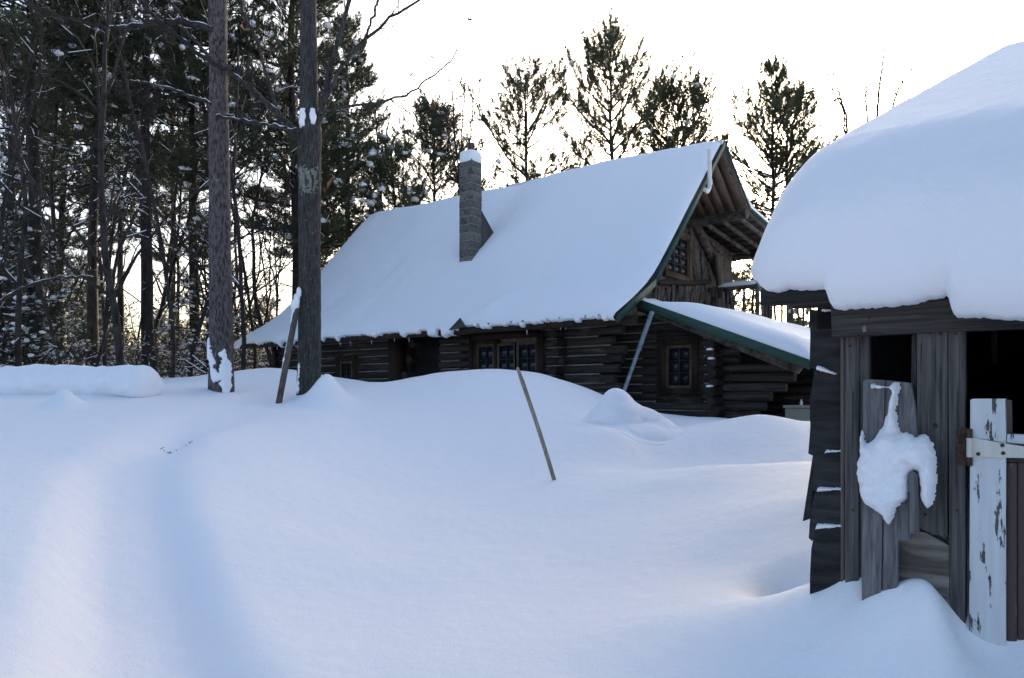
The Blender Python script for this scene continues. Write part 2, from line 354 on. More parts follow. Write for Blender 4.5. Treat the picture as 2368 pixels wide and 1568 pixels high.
def ground(x, y):                           # height above the eye
    x = np.asarray(x, float); y = np.asarray(y, float); sh = x.shape; x = x.ravel(); y = y.ravel()
    r = np.hypot(x, y); z = np.empty_like(x)
    for i in range(0, len(x), 20000):
        s = slice(i, i + 20000); q = np.stack([np.clip(x[s], -14, 16), np.clip(y[s], -6, 32)], -1)
        z[s] = tps(((q[:, None] - cp[None, :, :2]) ** 2).sum(-1)) @ _wt[:_n] + _wt[_n] + q @ _wt[_n + 1:]
    k = np.clip((np.maximum(np.abs(x) * 1.3, np.abs(y - 8)) - 11) / 13, 0, 1); k = k * k * (3 - 2 * k)
    far = .35 + .25 * fbm(x * .12, y * .12, 0, 5, 2)
    z = z * (1 - k) + far * k
    z += .030 * fbm(x * .55, y * .55, 0, 11, 3) * np.clip(r / 6, .25, 1) + .006 * fbm(x * 2.4, y * 2.4, 0, 21, 2)
    for bx, by, h, s1, s2 in BUMPS: z += h * np.exp(-((x - bx) ** 2 / s1 ** 2 + (y - by) ** 2 / s2 ** 2))
    best = np.full(x.shape, 0.0)
    for (x1, y1, k1), (x2, y2, k2) in zip(PATH[:-1], PATH[1:]):
        dx, dy = x2 - x1, y2 - y1; t = np.clip(((x - x1) * dx + (y - y1) * dy) / (dx * dx + dy * dy), 0, 1)
        d = np.hypot(x - x1 - t * dx, y - y1 - t * dy); best = np.maximum(best, (k1 + (k2 - k1) * t) * np.exp(-(d / .40) ** 3.2))
    return (z - best).reshape(sh)
def gz(x, y): return float(ground(np.array([x]), np.array([y]))[0]) + EYE
th = np.concatenate([np.linspace(-180, -44, 60, endpoint=False), np.linspace(-44, 44, 400, endpoint=False), np.linspace(44, 180, 60, endpoint=False)]) * math.pi / 180
rr = np.concatenate([np.geomspace(.35, 34, 380), np.geomspace(36, 900, 40)])
TH, RR = np.meshgrid(th, rr, indexing='ij')
GX, GY = np.sin(TH) * RR, np.cos(TH) * RR
GZ = ground(GX, GY) + EYE
gv = np.stack([GX, GY, GZ], -1)
nT, nR = GX.shape
i, j = np.meshgrid(np.arange(nT), np.arange(nR - 1), indexing='ij'); i2 = (i + 1) % nT
gq = np.stack([i * nR + j, i2 * nR + j, i2 * nR + j + 1, i * nR + j + 1], -1).reshape(-1, 4)[:, ::-1]
inner = np.vstack([gv[:, 0], [(0, 0, GZ[:, 0].mean())]]); it = np.array([(k, (k + 1) % nT, nT) for k in range(nT)])
tag(link('snow_ground', mesh_np('snow_ground', [(gv.reshape(-1, 3), gq), (inner, it)], True), M['snow']), 'deep smooth blue white snow covering the yard', None, None, 'structure')

# ================================================================== the log cabin
cab = Frame('log_cabin', -13.0, 13.2, -1.3)
tag(cab.root, 'dark weathered log cabin with a steep snow covered roof and green trim', 'cabin')
rng = np.random.default_rng(7)
ROOF = [(12.42, 1.50), (13.90, 2.33), (17.40, 5.97), (19.06, 4.73), (22.6, 4.28)]      # v, z of the roof's top side
U0, U1 = -19.05, -7.1
def strip(profile, u0, u1, th, lower=True):
    parts = []
    for (v1, z1), (v2, z2) in zip(profile[:-1], profile[1:]):
        a = [(u0, v1, z1), (u1, v1, z1), (u1, v2, z2), (u0, v2, z2)]
        parts += prism1(a, [(x, y, z - th) for x, y, z in a])
    return parts
roof = cab.add('roof', strip(ROOF[:3], U0, U1, .12) + strip([(17.4, 5.966), ROOF[3], ROOF[4]], -13.5, U1 , .12) + strip([(17.4, 5.962), (21.4, 2.35), (22.6, 1.6)], U0, -13.5, .12), M['flash'])
# green rake trim along the near gable edge
def trim(v1, z1, v2, z2, u, h, t):
    a = [(u, v1, z1 + .03), (u, v2, z2 + .03), (u, v2, z2 + .03 - h), (u, v1, z1 + .03 - h)]
    return prism1(a, [(x + t, y, z) for x, y, z in a])
for (v1, z1), (v2, z2) in zip(ROOF[:-1], ROOF[1:]):
    cab.add('rake_trim', trim(v1, z1, v2, z2, U1 + .002, .14 if v1 < 17 else .08, .03), M['green'], roof)
cab.add('fascia', [box(U0 + .02, U1 - .02, 12.385, 12.415, 1.36, 1.49)], M['casing'], roof)
# corrugation ribs peeping out at the eave
for k in range(9):
    u = -10.9 + k * .435 + .145 * (k % 2)
    cab.add('rib', [box(u - .018, u + .018, 12.30, 12.44, 1.495, 1.545)], M['flash'], roof)
# roof snow: top sheet over the front slope, the ridge and a little of the back, closed by a drooping eave edge
def roof_snow():
    us = np.linspace(U0, U1 - .01, 640); prof = np.array([(12.36, 1.49), (12.6, 1.60), (13.1, 1.88), (13.6, 2.18), (13.9, 2.40), (14.2, 2.68), (14.8, 3.28), (15.5, 4.0), (16.3, 4.83), (17.0, 5.56), (17.25, 5.80), (17.4, 5.90), (17.55, 5.80), (17.9, 5.55)])
    s = np.linspace(0, len(prof) - 1, 90); pv = np.interp(s, np.arange(len(prof)), prof[:, 0]); pz = np.interp(s, np.arange(len(prof)), prof[:, 1])
    ker = np.array([1, 2, 3, 2, 1]) / 9.0
    pv[2:-2] = np.convolve(pv, ker, 'valid'); pz[2:-2] = np.convolve(pz, ker, 'valid')
    UU, VV = np.meshgrid(us, pv, indexing='ij'); ZZ = np.broadcast_to(pz, UU.shape).copy()
    er = np.clip((U1 - UU) / .35, 0, 1); el = np.clip((UU - U0) / .35, 0, 1); edge = np.sqrt(np.clip(1 - (1 - er) ** 2, 0, 1)) * np.sqrt(np.clip(1 - (1 - el) ** 2, 0, 1))
    ee = np.clip((VV - 12.36) / .45, 0, 1); ee = np.sqrt(1 - (1 - ee) ** 2)
    th = .16 + .05 * np.clip((UU + 13.2) / 1.5, 0, 1) * np.clip((VV - 15) / 2, 0, 1) + .05 * fbm(UU * .45, VV * .6, 0, 3, 3) + .012 * fbm(UU * 2.5, VV * .9, 0, 4, 2)
    th = th - .05 * np.exp(-((UU + 12.9) / .5) ** 2) * (VV > 15.2)
    bulge = .10 * np.exp(-((UU + 10.4) / .28) ** 2 - ((VV - 13.1) / .5) ** 2)
    T = .03 + (th + bulge) * (.12 + .88 * edge) * (.22 + .78 * ee)
    nz = .74; nv = -.55
    VV2 = VV + nv * T * np.where(VV < 17.3, 1, -.5); ZZ = ZZ + nz * T
    # eave: extra rows folding down and back
    cell = np.floor(us / .145).astype(int); fr_ = us / .145 - cell; hr = np.random.default_rng(8).random(400)[cell % 400]
    teeth = np.where(fr_ < .08 + .2 * hr[::-1] ** 2, .012, .035 + .085 * hr ** 2.2)
    lump_ = .03 + .04 * np.clip(fbm(us * 1.7, us * 0, 0, 31, 3) + .3, 0, 1) + .11 * np.clip(fbm(us * 4.0, us * 0, 4, 41, 3) - .35, 0, 1) + .012 * vnoise(us * 30, us * 0, 0, 6)
    lump_ += .10 * np.clip(1 - np.abs(us + 17.0) / .07, 0, 1) + .12 * np.clip(1 - np.abs(us + 15.3) / .06, 0, 1) + .11 * np.clip(1 - np.abs(us + 14.75) / .08, 0, 1) + .13 * ((us > -11.75) & (us < -11.5)) + .10 * ((us > -11.35) & (us < -11.05)) + .05 * ((us > -12.6) & (us < -12.0))
    drop = np.where(us < -10.95, lump_, teeth); drop = np.where((us > -10.9) & (us < -10.45), .006, drop)
    v0, z0 = VV2[:, 0], ZZ[:, 0]
    ex = [np.stack([us, v0 + .14, z0 - drop - .03], -1), np.stack([us, v0 + .05, z0 - drop - .02], -1), np.stack([us, v0 - .02, z0 - drop * .9], -1), np.stack([us, v0 - .035, z0 - drop * .4], -1)]
    body = np.stack([UU, VV2, ZZ], -1)
    V = np.concatenate([np.stack(ex, 1), body], 1); n, m = V.shape[:2]
    q = grid_faces(n, m)
    return [(V.reshape(-1, 3), q)]
cab.add('roof_snow', roof_snow(), M['snow'], roof, True)
fs = []
uf = np.linspace(-13.4, U1 - .01, 60); pf = np.array([(17.3, 5.95), (17.9, 5.62), (18.6, 5.10), (19.0, 4.85), (19.4, 4.72), (20.4, 4.58), (21.6, 4.43), (22.6, 4.30)])
UF, VF = np.meshgrid(uf, pf[:, 0], indexing='ij'); ef = np.sqrt(np.clip(1 - (1 - np.clip((U1 - UF) / .5, 0, 1)) ** 2, 0, 1))
ZF = np.broadcast_to(pf[:, 1], UF.shape) + .06 + .26 * ef * np.clip((VF - 17.3) / 1.2, 0, 1)
VS = np.stack([UF, VF, ZF], -1); lo_ = VS[-1:].copy(); lo_[..., 2] = pf[:, 1]; VS = np.concatenate([VS, lo_], 0)
cab.add('far_roof_snow', [(VS.reshape(-1, 3), grid_faces(*VS.shape[:2]))], M['snow'], roof, True)
ic = []
for k in range(46):
    u = rng.uniform(-18.6, -7.4) if k % 2 else rng.uniform(-17.6, -15.2)
    L = rng.uniform(.06, .2); ic += tube([(u, 12.40, 1.50), (u, 12.40, 1.45), (u + rng.uniform(-.01, .01), 12.41, 1.46 - L)], [.018, .014, .002], 6)
cab.add('icicles', ic, M['tree_snow'], roof, True)
# bent sheet at the eave gap
cab.add('bent_sheet', prism1([(-11.02, 12.2, 1.45), (-10.62, 12.28, 1.50), (-10.72, 12.3, 1.60), (-10.80, 12.31, 1.70)], [(-11.02, 12.22, 1.44), (-10.62, 12.3, 1.49), (-10.72, 12.32, 1.60), (-10.80, 12.33, 1.70)]), M['flash'], roof)

# log walls
def log_mesh(a, b, r, seed, flat=.82):
    a, b = np.array(a), np.array(b); L = np.linalg.norm(b - a); n = max(4, int(L / .35)); t = np.linspace(0, 1, n)[:, None]
    pts = a + (b - a) * t; k = np.random.default_rng(seed)
    pts[:, 2] += .012 * np.cumsum(k.normal(0, .5, n)) / max(1, n ** .5); rad = r * (1 + k.uniform(-.07, .07, n))
    tb = tube(pts, rad, 10, True, .05, seed, 2.0)
    return tb
LOGP = .185
def log_wall(v, u0, u1, z0, z1, holes, seed, jag=None, parent=None, pitch=LOGP, ztop=None, chink=True):
    k = np.random.default_rng(seed); z = z0; r = 0
    while z < z1:
        e1 = u1 if jag is None else jag(z, k)
        if ztop is not None:
            ue = ztop(z + pitch * .5)
            e1 = min(e1, ue)
        segs = [(u0, e1)]
        for h0, h1, hz0, hz1 in holes:
            if z + pitch * .4 > hz0 and z - pitch * .4 < hz1:
                ns = []
                for a, b in segs:
                    if h1 <= a or h0 >= b: ns.append((a, b)); continue
                    if h0 > a: ns.append((a, h0))
                    if h1 < b: ns.append((h1, b))
                segs = ns
        for a, b in segs:
            if b - a > .12:
                rr_ = pitch * .5 * k.uniform(.90, 1.0)
                cab.add('log', log_mesh((a, v + k.uniform(-.012, .012), z), (b, v + k.uniform(-.012, .012), z + k.uniform(-.012, .012)), rr_, int(k.integers(1e6))), M['log'], None, True)
        for a, b in segs:
            if b - a > .3 and chink: cab.add('chinking', [box(a + .02, b - (.35 if jag else .02), v - .052 + k.uniform(-.004, .008), v + .03, z + pitch * .5 - .013, z + pitch * .5 + .013)], M['chink'])
        z += pitch; r += 1
WIN_A = onv(1095, 793, 13.1)[0], onv(1246, 793, 13.1)[0]
HOLES = [(WIN_A[0] - .12, WIN_A[1] + .12, .1, 1.28), (-15.75, -14.95, .15, 1.05)]
log_wall(13.2, -18.45, -13.62, -.9, 1.62, HOLES, 1)
log_wall(13.62, -13.5, -12.1, -.3, 1.62, [], 2)
log_wall(13.2, -12.15, -7.4, -.9, 1.66, HOLES, 3, jag=lambda z, k: -7.42 + k.uniform(-.16, .14) + .12 * (z > 1.2) + .1 * math.sin(z * 9))
cab.add('chinking', [box(-18.4, -13.62, 13.235, 13.3, -1.2, 1.7), box(-12.1, -8.7, 13.235, 13.3, -1.2, 1.7), box(-13.6, -12.1, 13.66, 13.7, -1.2, 1.7)], M['chink'])
cab.add('door_post', [box(-13.66, -13.42, 12.98, 13.4, -1.2, 1.62)], M['casing'])
cab.add('door_post', [box(-13.38, -13.26, 13.30, 13.5, -1.2, 1.60)], M['casing'])
cab.add('plate_log', log_mesh((-18.9, 12.95, 1.72), (-7.3, 12.95, 1.74), .10, 77), M['log'], None, True)
# ends of the cross wall logs
for u, zs, s in ((-8.75, np.arange(-.55, 1.6, LOGP), 5), (-12.95, np.arange(-.2, 1.4, LOGP * 2), 6), (-18.2, np.arange(-.3, 1.6, LOGP), 8)):
    k = np.random.default_rng(s)
    for z in zs:
        pr = k.choice([.10, .16, .28, .34], p=[.3, .3, .25, .15])
        uu = u + k.uniform(-.05, .05); r_ = .088 * k.uniform(.85, 1.15)
        cab.add('log_end', tube([(uu, 13.25, z), (uu, 13.2 - pr * .5, z), (uu, 13.1 - pr, z)], [r_, r_, r_ * .96], 12, True, .05, int(z * 100) + 500), M['log_end'], None, True)

def window(fr, plane_v, u0, u1, z0, z1, cols, rows, mats, casing=.09, label=None, sash=.055, dep=.1):
    fw = cab if fr is None else fr
    wnd = fw.add('window', [box(u0 - casing, u0, plane_v - dep, plane_v + .1, z0 - casing, z1 + casing), box(u1, u1 + casing, plane_v - dep, plane_v + .1, z0 - casing, z1 + casing),
                            box(u0, u1, plane_v - dep + .004, plane_v + .1, z1, z1 + casing), box(u0, u1, plane_v - dep + .004, plane_v + .1, z0 - casing, z0)], M['casing'])
    if label: wnd['label'] = label
    if casing > .1: fw.add('surround', [box(u0 - casing - .1, u1 + casing + .1, plane_v - .05, plane_v + .06, z0 - casing - .16, z1 + casing + .16)], M['log'], wnd)
    f = plane_v - dep + .02
    fw.add('sash', [box(u0, u0 + sash, f, f + .05, z0, z1), box(u1 - sash, u1, f, f + .05, z0, z1), box(u0 + sash, u1 - sash, f + .003, f + .05, z1 - sash, z1), box(u0 + sash, u1 - sash, f + .003, f + .05, z0, z0 + sash)], M[mats], wnd, bevel=.004)
    cu = np.linspace(u0 + sash, u1 - sash, cols + 1); cz = np.linspace(z0 + sash, z1 - sash, rows + 1)
    for a, b in zip(cu[:-1], cu[1:]):
        for c, d in zip(cz[:-1], cz[1:]): fw.add('pane', [box(a + .006, b - .006, f + .03, f + .036, c + .006, d - .006)], M['glass'], wnd)
    for a in cu[1:-1]: fw.add('muntin', [box(a - .007, a + .007, f + .015, f + .04, z0 + sash, z1 - sash)], M['muntin'], wnd)
    for c in cz[1:-1]: fw.add('muntin', [box(u0 + sash, u1 - sash, f + .017, f + .038, c - .006, c + .006)], M['muntin'], wnd)
    return wnd
# large three part window
ua, ub, uc = onv(1100, 0, 13.1)[0], onv(1146, 0, 13.1)[0], onv(1243, 0, 13.1)[0]
window(None, 13.2, ua, ub - .05, .2, 1.19, 2, 3, 'frame_wood', label='narrow dark side light of the large cabin window')
um = (ub + uc) / 2
window(None, 13.2, ub + .04, um - .012, .2, 1.19, 2, 3, 'frame_wood', casing=.0, dep=.13)
window(None, 13.2, um + .012, uc, .2, 1.19, 2, 3, 'frame_wood', casing=.0, dep=.13)
cab.add('window_casing', [box(uc + .002, uc + .16, 13.06, 13.3, .05, 1.36), box(ua - .17, ua - .092, 13.06, 13.3, .05, 1.36), box(ua - .09, uc, 13.055, 13.3, 1.285, 1.40)], M['casing'])
window(None, 13.2, -15.6, -15.1, .2, .95, 2, 3, 'frame_wood', casing=.13, label='small window beside the leafless tree')

# gable wall, recessed under the overhang
GU = -8.65
gp = [(13.3, 1.55), (13.9, 2.2), (17.4, 5.85), (19.06, 4.6), (21.8, 4.3), (21.8, .8), (13.3, .8)]
cab.add('gable_wall', prism([(GU, v, z) for v, z in gp], [(GU - .15, v, z) for v, z in gp]), M['oldwood'])
def gpole(px1, py1, px2, py2, u, r, name, mat, sides=9):
    v1, z1 = onu(px1, py1, u); v2, z2 = onu(px2, py2, u)
    t = np.linspace(0, 1, 6)[:, None]; a = np.array((u, v1, z1)); b = np.array((u, v2, z2)); pts = a + (b - a) * t
    pts[1:-1, 1:] += rng.normal(0, .012, (4, 2))
    return cab.add(name, tube(pts, [r, r * 1.04, r * .98, r, r * .95, r * .9], sides, True, .07, int(px1), 4.0), M[mat], None, True)
gpole(1606, 512, 1694, 700, GU + .10, .12, 'rafter_pole', 'oldwood')
gpole(1660, 590, 1668, 690, GU + .3, .10, 'corner_pole', 'soffit')
gpole(1596, 512, 1672, 588, GU + .03, .045, 'brace_pole', 'oldwood')
gpole(1520, 655, 1640, 652, GU + .05, .07, 'sill_log', 'log')
k = np.random.default_rng(12)
for i in range(26):                        # rough slabs cladding the gable below and beside the window
    px = 1500 + i * 6.6 + k.uniform(-2, 2); lean = k.uniform(-26, 26)
    v1, z1 = onu(px, 728, GU + .02); v2, z2 = onu(px + lean * .5 + 6, 660 + k.uniform(-4, 6), GU + .02); wd = k.uniform(.03, .065); t = GU + .02 + k.uniform(.0, .05)
    cab.add('slab', prism1([(t, v1 - wd, z1), (t, v1 + wd, z1), (t, v2 + wd, z2), (t, v2 - wd, z2)], [(t - .06, v1 - wd, z1), (t - .06, v1 + wd, z1), (t - .06, v2 + wd, z2), (t - .06, v2 - wd, z2)]), M['oldwood'] if i % 3 else M['soffit'], None, False, .006)
for i in range(9):                         # slabs right of the window, under the rafter
    px = 1600 + i * 9; top = 545 + (px - 1600) * 1.55 - 10; v1, z1 = onu(px + k.uniform(-3, 3), 652, GU + .02)
    v2, z2 = onu(px - 8 + k.uniform(-5, 5), min(top, 640), GU + .02); wd = k.uniform(.05, .09); t = GU + .01 + k.uniform(.0, .04)
    cab.add('slab', prism1([(t, v1 - wd, z1), (t, v1 + wd, z1), (t, v2 + wd, z2), (t, v2 - wd, z2)], [(t - .06, v1 - wd, z1), (t - .06, v1 + wd, z1), (t - .06, v2 + wd, z2), (t - .06, v2 - wd, z2)]), M['oldwood'], None, False, .006)
# gable window (in the plane u = GU)
gw = [onu(1537, 632, GU), onu(1588, 632, GU)]; wz0, wz1 = 3.10, 4.12; wv0, wv1 = gw[0][0], gw[1][0]
wn = cab.add('window', [box(GU, GU + .09, wv0 - .1, wv0, wz0 - .1, wz1 + .1), box(GU, GU + .09, wv1, wv1 + .12, wz0 - .1, wz1 + .1), box(GU, GU + .086, wv0, wv1, wz1, wz1 + .1), box(GU, GU + .086, wv0, wv1, wz0 - .1, wz0)], M['frame_wood'])
wn['label'] = 'gable window with an orange brown frame'
cab.add('sash', [box(GU + .02, GU + .06, wv0, wv0 + .06, wz0, wz1), box(GU + .02, GU + .06, wv1 - .06, wv1, wz0, wz1), box(GU + .02, GU + .057, wv0 + .06, wv1 - .06, wz0, wz0 + .06), box(GU + .02, GU + .057, wv0 + .06, wv1 - .06, wz1 - .06, wz1)], M['frame_wood'], wn)
cv = np.linspace(wv0 + .06, wv1 - .06, 4); cz = np.linspace(wz0 + .06, wz1 - .06, 5)
for a, b in zip(cv[:-1], cv[1:]):
    for c, d in zip(cz[:-1], cz[1:]): cab.add('pane', [box(GU + .03, GU + .036, a + .006, b - .006, c + .006, d - .006)], M['glass'], wn)
for a in cv[1:-1]: cab.add('muntin', [box(GU + .02, GU + .045, a - .01, a + .01, wz0 + .06, wz1 - .06)], M['muntin'], wn)
for c in cz[1:-1]: cab.add('muntin', [box(GU + .022, GU + .043, wv0 + .06, wv1 - .06, c - .008, c + .008)], M['muntin'], wn)
# underside planks of the overhang on the far slope
for i in range(6):
    a = U1 - .04 - i * .262; b = a - .257; dz = .125 + .003 * (i % 2)
    q = [(a, 17.45, 5.93 - dz), (b, 17.45, 5.93 - dz), (b, 19.0, 4.77 - dz), (a, 19.0, 4.77 - dz)]
    cab.add('soffit_plank', prism1(q, [(x, y, z - .03) for x, y, z in q]), M['soffit'])
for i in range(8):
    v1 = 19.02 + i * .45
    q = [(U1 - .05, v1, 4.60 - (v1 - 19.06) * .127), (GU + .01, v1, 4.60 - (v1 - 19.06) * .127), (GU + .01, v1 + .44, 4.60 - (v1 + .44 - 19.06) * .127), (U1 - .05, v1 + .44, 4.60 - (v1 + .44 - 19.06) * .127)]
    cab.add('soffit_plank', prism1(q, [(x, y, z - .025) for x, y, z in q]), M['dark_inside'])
cab.add('purlin', log_mesh((GU - .1, 18.75, 4.52), (U1 + .06, 18.70, 4.55), .115, 91), M['oldwood'], None, True)
cab.add('purlin', log_mesh((GU - .1, 21.9, 4.1), (U1 + .1, 21.9, 4.12), .10, 92), M['oldwood'], None, True)
for u in (-8.2, -7.75, -7.3):
    cab.add('rafter', log_mesh((u, 18.9, 4.50), (u + .05, 22.4, 4.10), .06, int(-u * 100)), M['oldwood'], None, True)
# balcony on the gable end
for u, v, z0, z1, r_ in ((-7.72, 21.9, 2.2, 4.1, .075), (-7.25, 19.95, 1.7, 3.0, .06), (-7.35, 21.2, 1.7, 3.0, .05), (-8.45, 19.95, 1.7, 2.95, .06)):
    cab.add('balcony_post', tube([(u, v, z0), (u + .01, v, (z0 + z1) / 2), (u, v, z1)], r_, 9, True, .05, 3), M['oldwood'], None, True)
cab.add('balcony_rail', log_mesh((GU, 19.95, 2.93), (-7.15, 19.95, 2.95), .065, 15), M['oldwood'], None, True)
cab.add('balcony_rail', log_mesh((-7.22, 19.9, 2.94), (-7.22, 24.5, 2.94), .06, 16), M['oldwood'], None, True)
cab.add('balcony_rail', log_mesh((GU, 24.4, 2.94), (-7.2, 24.4, 2.94), .05, 17), M['oldwood'], None, True)
cab.add('rail_snow', tube([(-8.3, 19.95, 3.0), (-8.1, 19.95, 3.02), (-7.5, 19.95, 3.03), (-7.2, 19.95, 3.02), (-7.12, 19.95, 2.99)], [.02, .07, .075, .07, .02], 8, True, .1, 4), M['snow'], None, True)
for i in range(5):
    u = -8.35 + i * .24; cab.add('baluster', tube([(u, 19.95, 1.8), (u + k.uniform(-.12, .12), 19.95, 2.92)], .035, 7, True), M['oldwood'], None, True)
for i in range(9):
    v = 20.3 + i * .5; cab.add('baluster', tube([(-7.22, v, 1.8), (-7.22, v + k.uniform(-.2, .2), 2.92)], .035, 7, True), M['oldwood'], None, True)
cab.add('balcony_floor', [box(GU, -7.05, 19.8, 24.5, 1.66, 1.76)], M['oldwood'])

# chimney of concrete blocks
CU0, CU1, CV0, CV1 = -12.87, -12.47, 14.64, 15.04
chim = cab.add('chimney', [box(CU0 + .006, CU1 - .006, CV0 + .006, CV1 - .006, 2.4, 6.04)], M['mortar']); chim['label'] = 'grey concrete block chimney with a snow cap'
z = 2.5; k = np.random.default_rng(3)
while z < 5.95:
    h = .203; j_ = k.uniform(-.003, .003, 2)
    cab.add('block', [box(CU0 + j_[0], CU1 + j_[0], CV0 + j_[1], CV1 + j_[1], z + .008, z + h - .008)], M['block'], chim, False, .006)
    z += h
zc = z
cab.add('snow_cap', [], M['snow'], chim) if False else None
def rbox(c, half, r, n=14, bottom=.3, e=.55):
    v, f = _sph(28, 18); v = v.copy()
    h = np.array(half); s = np.sign(v) * np.abs(v) ** np.array((e, e, .9)); s /= np.maximum(np.abs(s).max(1)[:, None], 1e-9) ** .5
    p = s * h; p[:, 2] = np.where(p[:, 2] < 0, p[:, 2] * bottom, p[:, 2])
    return [(p + np.array(c), f)]
cab.add('snow_cap', rbox(((CU0 + CU1) / 2, (CV0 + CV1) / 2, zc), (.225, .225, .25), .1, e=.62), M['snow'], chim, True)
fu, fv = (CU0 + CU1) / 2 + .03, (CV0 + CV1) / 2 - .02
cab.add('flue_tile', tube([(fu, fv, zc - .05), (fu, fv, zc + .36)], .10, 16), M['clay'], chim, True)
cab.add('flue_cap', tube([(fu, fv, zc + .35), (fu, fv, zc + .43)], [.108, .095], 16), M['flash'], chim, True)
tri = [(CV1 - .02, 3.35), (15.66, 4.10), (CV1 - .02, 4.72)]
cab.add('cricket_panel', prism([(CU1 + .005, v, z) for v, z in tri], [(CU0, v, z) for v, z in tri]), M['flash'], chim)
tri = [(CV0 - .01, 2.9), (CV1 + .02, 3.32), (CV1 + .02, 3.42), (CV0 - .01, 3.05)]
cab.add('flashing', prism1([(CU1 + .03, v, z) for v, z in tri], [(CU1 + .003, v, z) for v, z in tri]), M['flash'], chim)
# white vent pipe at the rake
u_ = U1 + .10; v0, z0 = onu(1641, 345, u_); z1 = onu(1638, 432, u_)[1]; v1 = v0; v2, z2 = v0 - .20, z1 - .12
cab.add('vent_pipe', tube([(u_, v0, z0), (u_, (v0 + v1) / 2, (z0 + z1) / 2), (u_, v1, z1 + .08), (u_, v1 - .02, z1 + .0), (u_, v1 - .09, z1 - .09), (u_, v2 + .08, z2 - .0), (u_, v2 - .05, z2 + .02)], .046, 12, True), M['pvc'], None, True)
cab.add('pipe_coupling', tube([(u_, v1 + .01, z1 + .06), (u_, v1 + .01, z1 + .18)], .056, 12, True), M['pvc'], None, True)

# lean-to at the gable end: log wall, shed roof falling along the ridge line
SL = -.395
def lz(u): return 1.85 + SL * (u + 7.08)
wl = onv(1540, 795, 13.92)[0], onv(1600, 795, 13.92)[0]; wlz = onv(1570, 898, 13.92)[1], onv(1570, 798, 13.92)[1]
log_wall(14.0, -8.6, -5.5, -1.0, 1.75, [(wl[0] - .2, wl[1] + .2, wlz[0] - .13, wlz[1] + .13)], 21, jag=lambda z, k: -5.45 + k.uniform(-.05, .05), pitch=.172, ztop=lambda z: (z - 1.85 + .12) / SL - 7.08)
for i, z in enumerate(np.arange(-.82, .65, .172)):
    e = -5.25 + max(0, (z + .45)) * .95 + k.uniform(-.12, .1); e = min(e, (z + .1 - 1.85 + .12) / SL - 7.08)
    cab.add('log', log_mesh((-5.7, 13.98, z), (e, 13.98, z), .088 * k.uniform(.9, 1.05), 300 + i), M['log'], None, True)
chp = [(-8.6, -1.2), (-5.6, -1.2), (-5.6, 1.1), (-6.9, 1.62), (-8.6, 1.7)]
cab.add('chinking', prism([(u, 14.03, z) for u, z in chp], [(u, 14.1, z) for u, z in chp]), M['chink'])
window(None, 14.0, wl[0], wl[1], wlz[0], wlz[1], 2, 3, 'frame_wood', casing=.13, label='tall window in the lean-to log wall')
k2 = np.random.default_rng(77)
for i, z in enumerate(np.arange(-.75, 1.05, .175)):
    pr = k2.choice([.18, .32, .42]); uu = -5.78 + k2.uniform(-.05, .05) + .05 * (i < 4); r_ = .095 * k2.uniform(.85, 1.2)
    le = cab.add('log_end', tube([(uu, 14.1, z), (uu, 13.9 - pr * .5, z), (uu, 13.9 - pr, z)], [r_, r_, r_ * .97], 12, True, .05, i + 900), M['log_end'], None, True)
    if i in (5, 8, 9): cab.add('snow', [(np.array(a) * np.array((1, 1, 1)), f) for a, f in rbox((uu, 13.86 - pr * .8, z + r_ * .86), (.06, .07, .035), .1, e=.9)], M['snow'], le, True)
# back part of the lean-to, in the shade
for i, z in enumerate(np.arange(-.9, .55, .18)):
    cab.add('log', log_mesh((-5.6, 15.4, z), (-3.9, 15.4, z), .088, 400 + i), M['log'], None, True)
cab.add('chinking', [box(-5.6, -3.9, 15.43, 15.5, -1.2, .62)], M['chink'])
lr = [(-7.6, 13.42), (-4.0, 13.42), (-4.0, 22.3), (-7.6, 22.3)]
lroof = cab.add('lean_to_roof', prism1([(u, v, lz(u)) for u, v in lr], [(u, v, lz(u) - .1) for u, v in lr]), M['flash'])
cab.add('fascia', prism1([(-7.6, 13.39, lz(-7.6) + .03), (-3.98, 13.39, lz(-3.98) + .03), (-3.98, 13.39, lz(-3.98) - .14), (-7.6, 13.39, lz(-7.6) - .14)], [(-7.6, 13.418, lz(-7.6) + .03), (-3.98, 13.418, lz(-3.98) + .03), (-3.98, 13.418, lz(-3.98) - .14), (-7.6, 13.418, lz(-7.6) - .14)]), M['green'], lroof)
cab.add('rafter', prism1([(-7.3, 13.55, lz(-7.3) - .12), (-4.15, 13.55, lz(-4.15) - .12), (-4.25, 13.55, lz(-4.25) - .30), (-7.3, 13.55, lz(-7.3) - .22)], [(-7.3, 13.75, lz(-7.3) - .12), (-4.15, 13.75, lz(-4.15) - .12), (-4.25, 13.75, lz(-4.25) - .30), (-7.3, 13.75, lz(-7.3) - .22)]), M['oldwood'], lroof)
for i in range(5): cab.add('rib', [(box(-7.58, -7.0 + .1 * (i % 2), 13.5 + i * .17, 13.53 + i * .17, 0, .03)[0] * np.array((1, 1, 1)) + np.array([(0, 0, lz(x)) for x in (-7.58, -7.0 + .1 * (i % 2), -7.0 + .1 * (i % 2), -7.58) * 2]), QB)], M['green'], lroof)
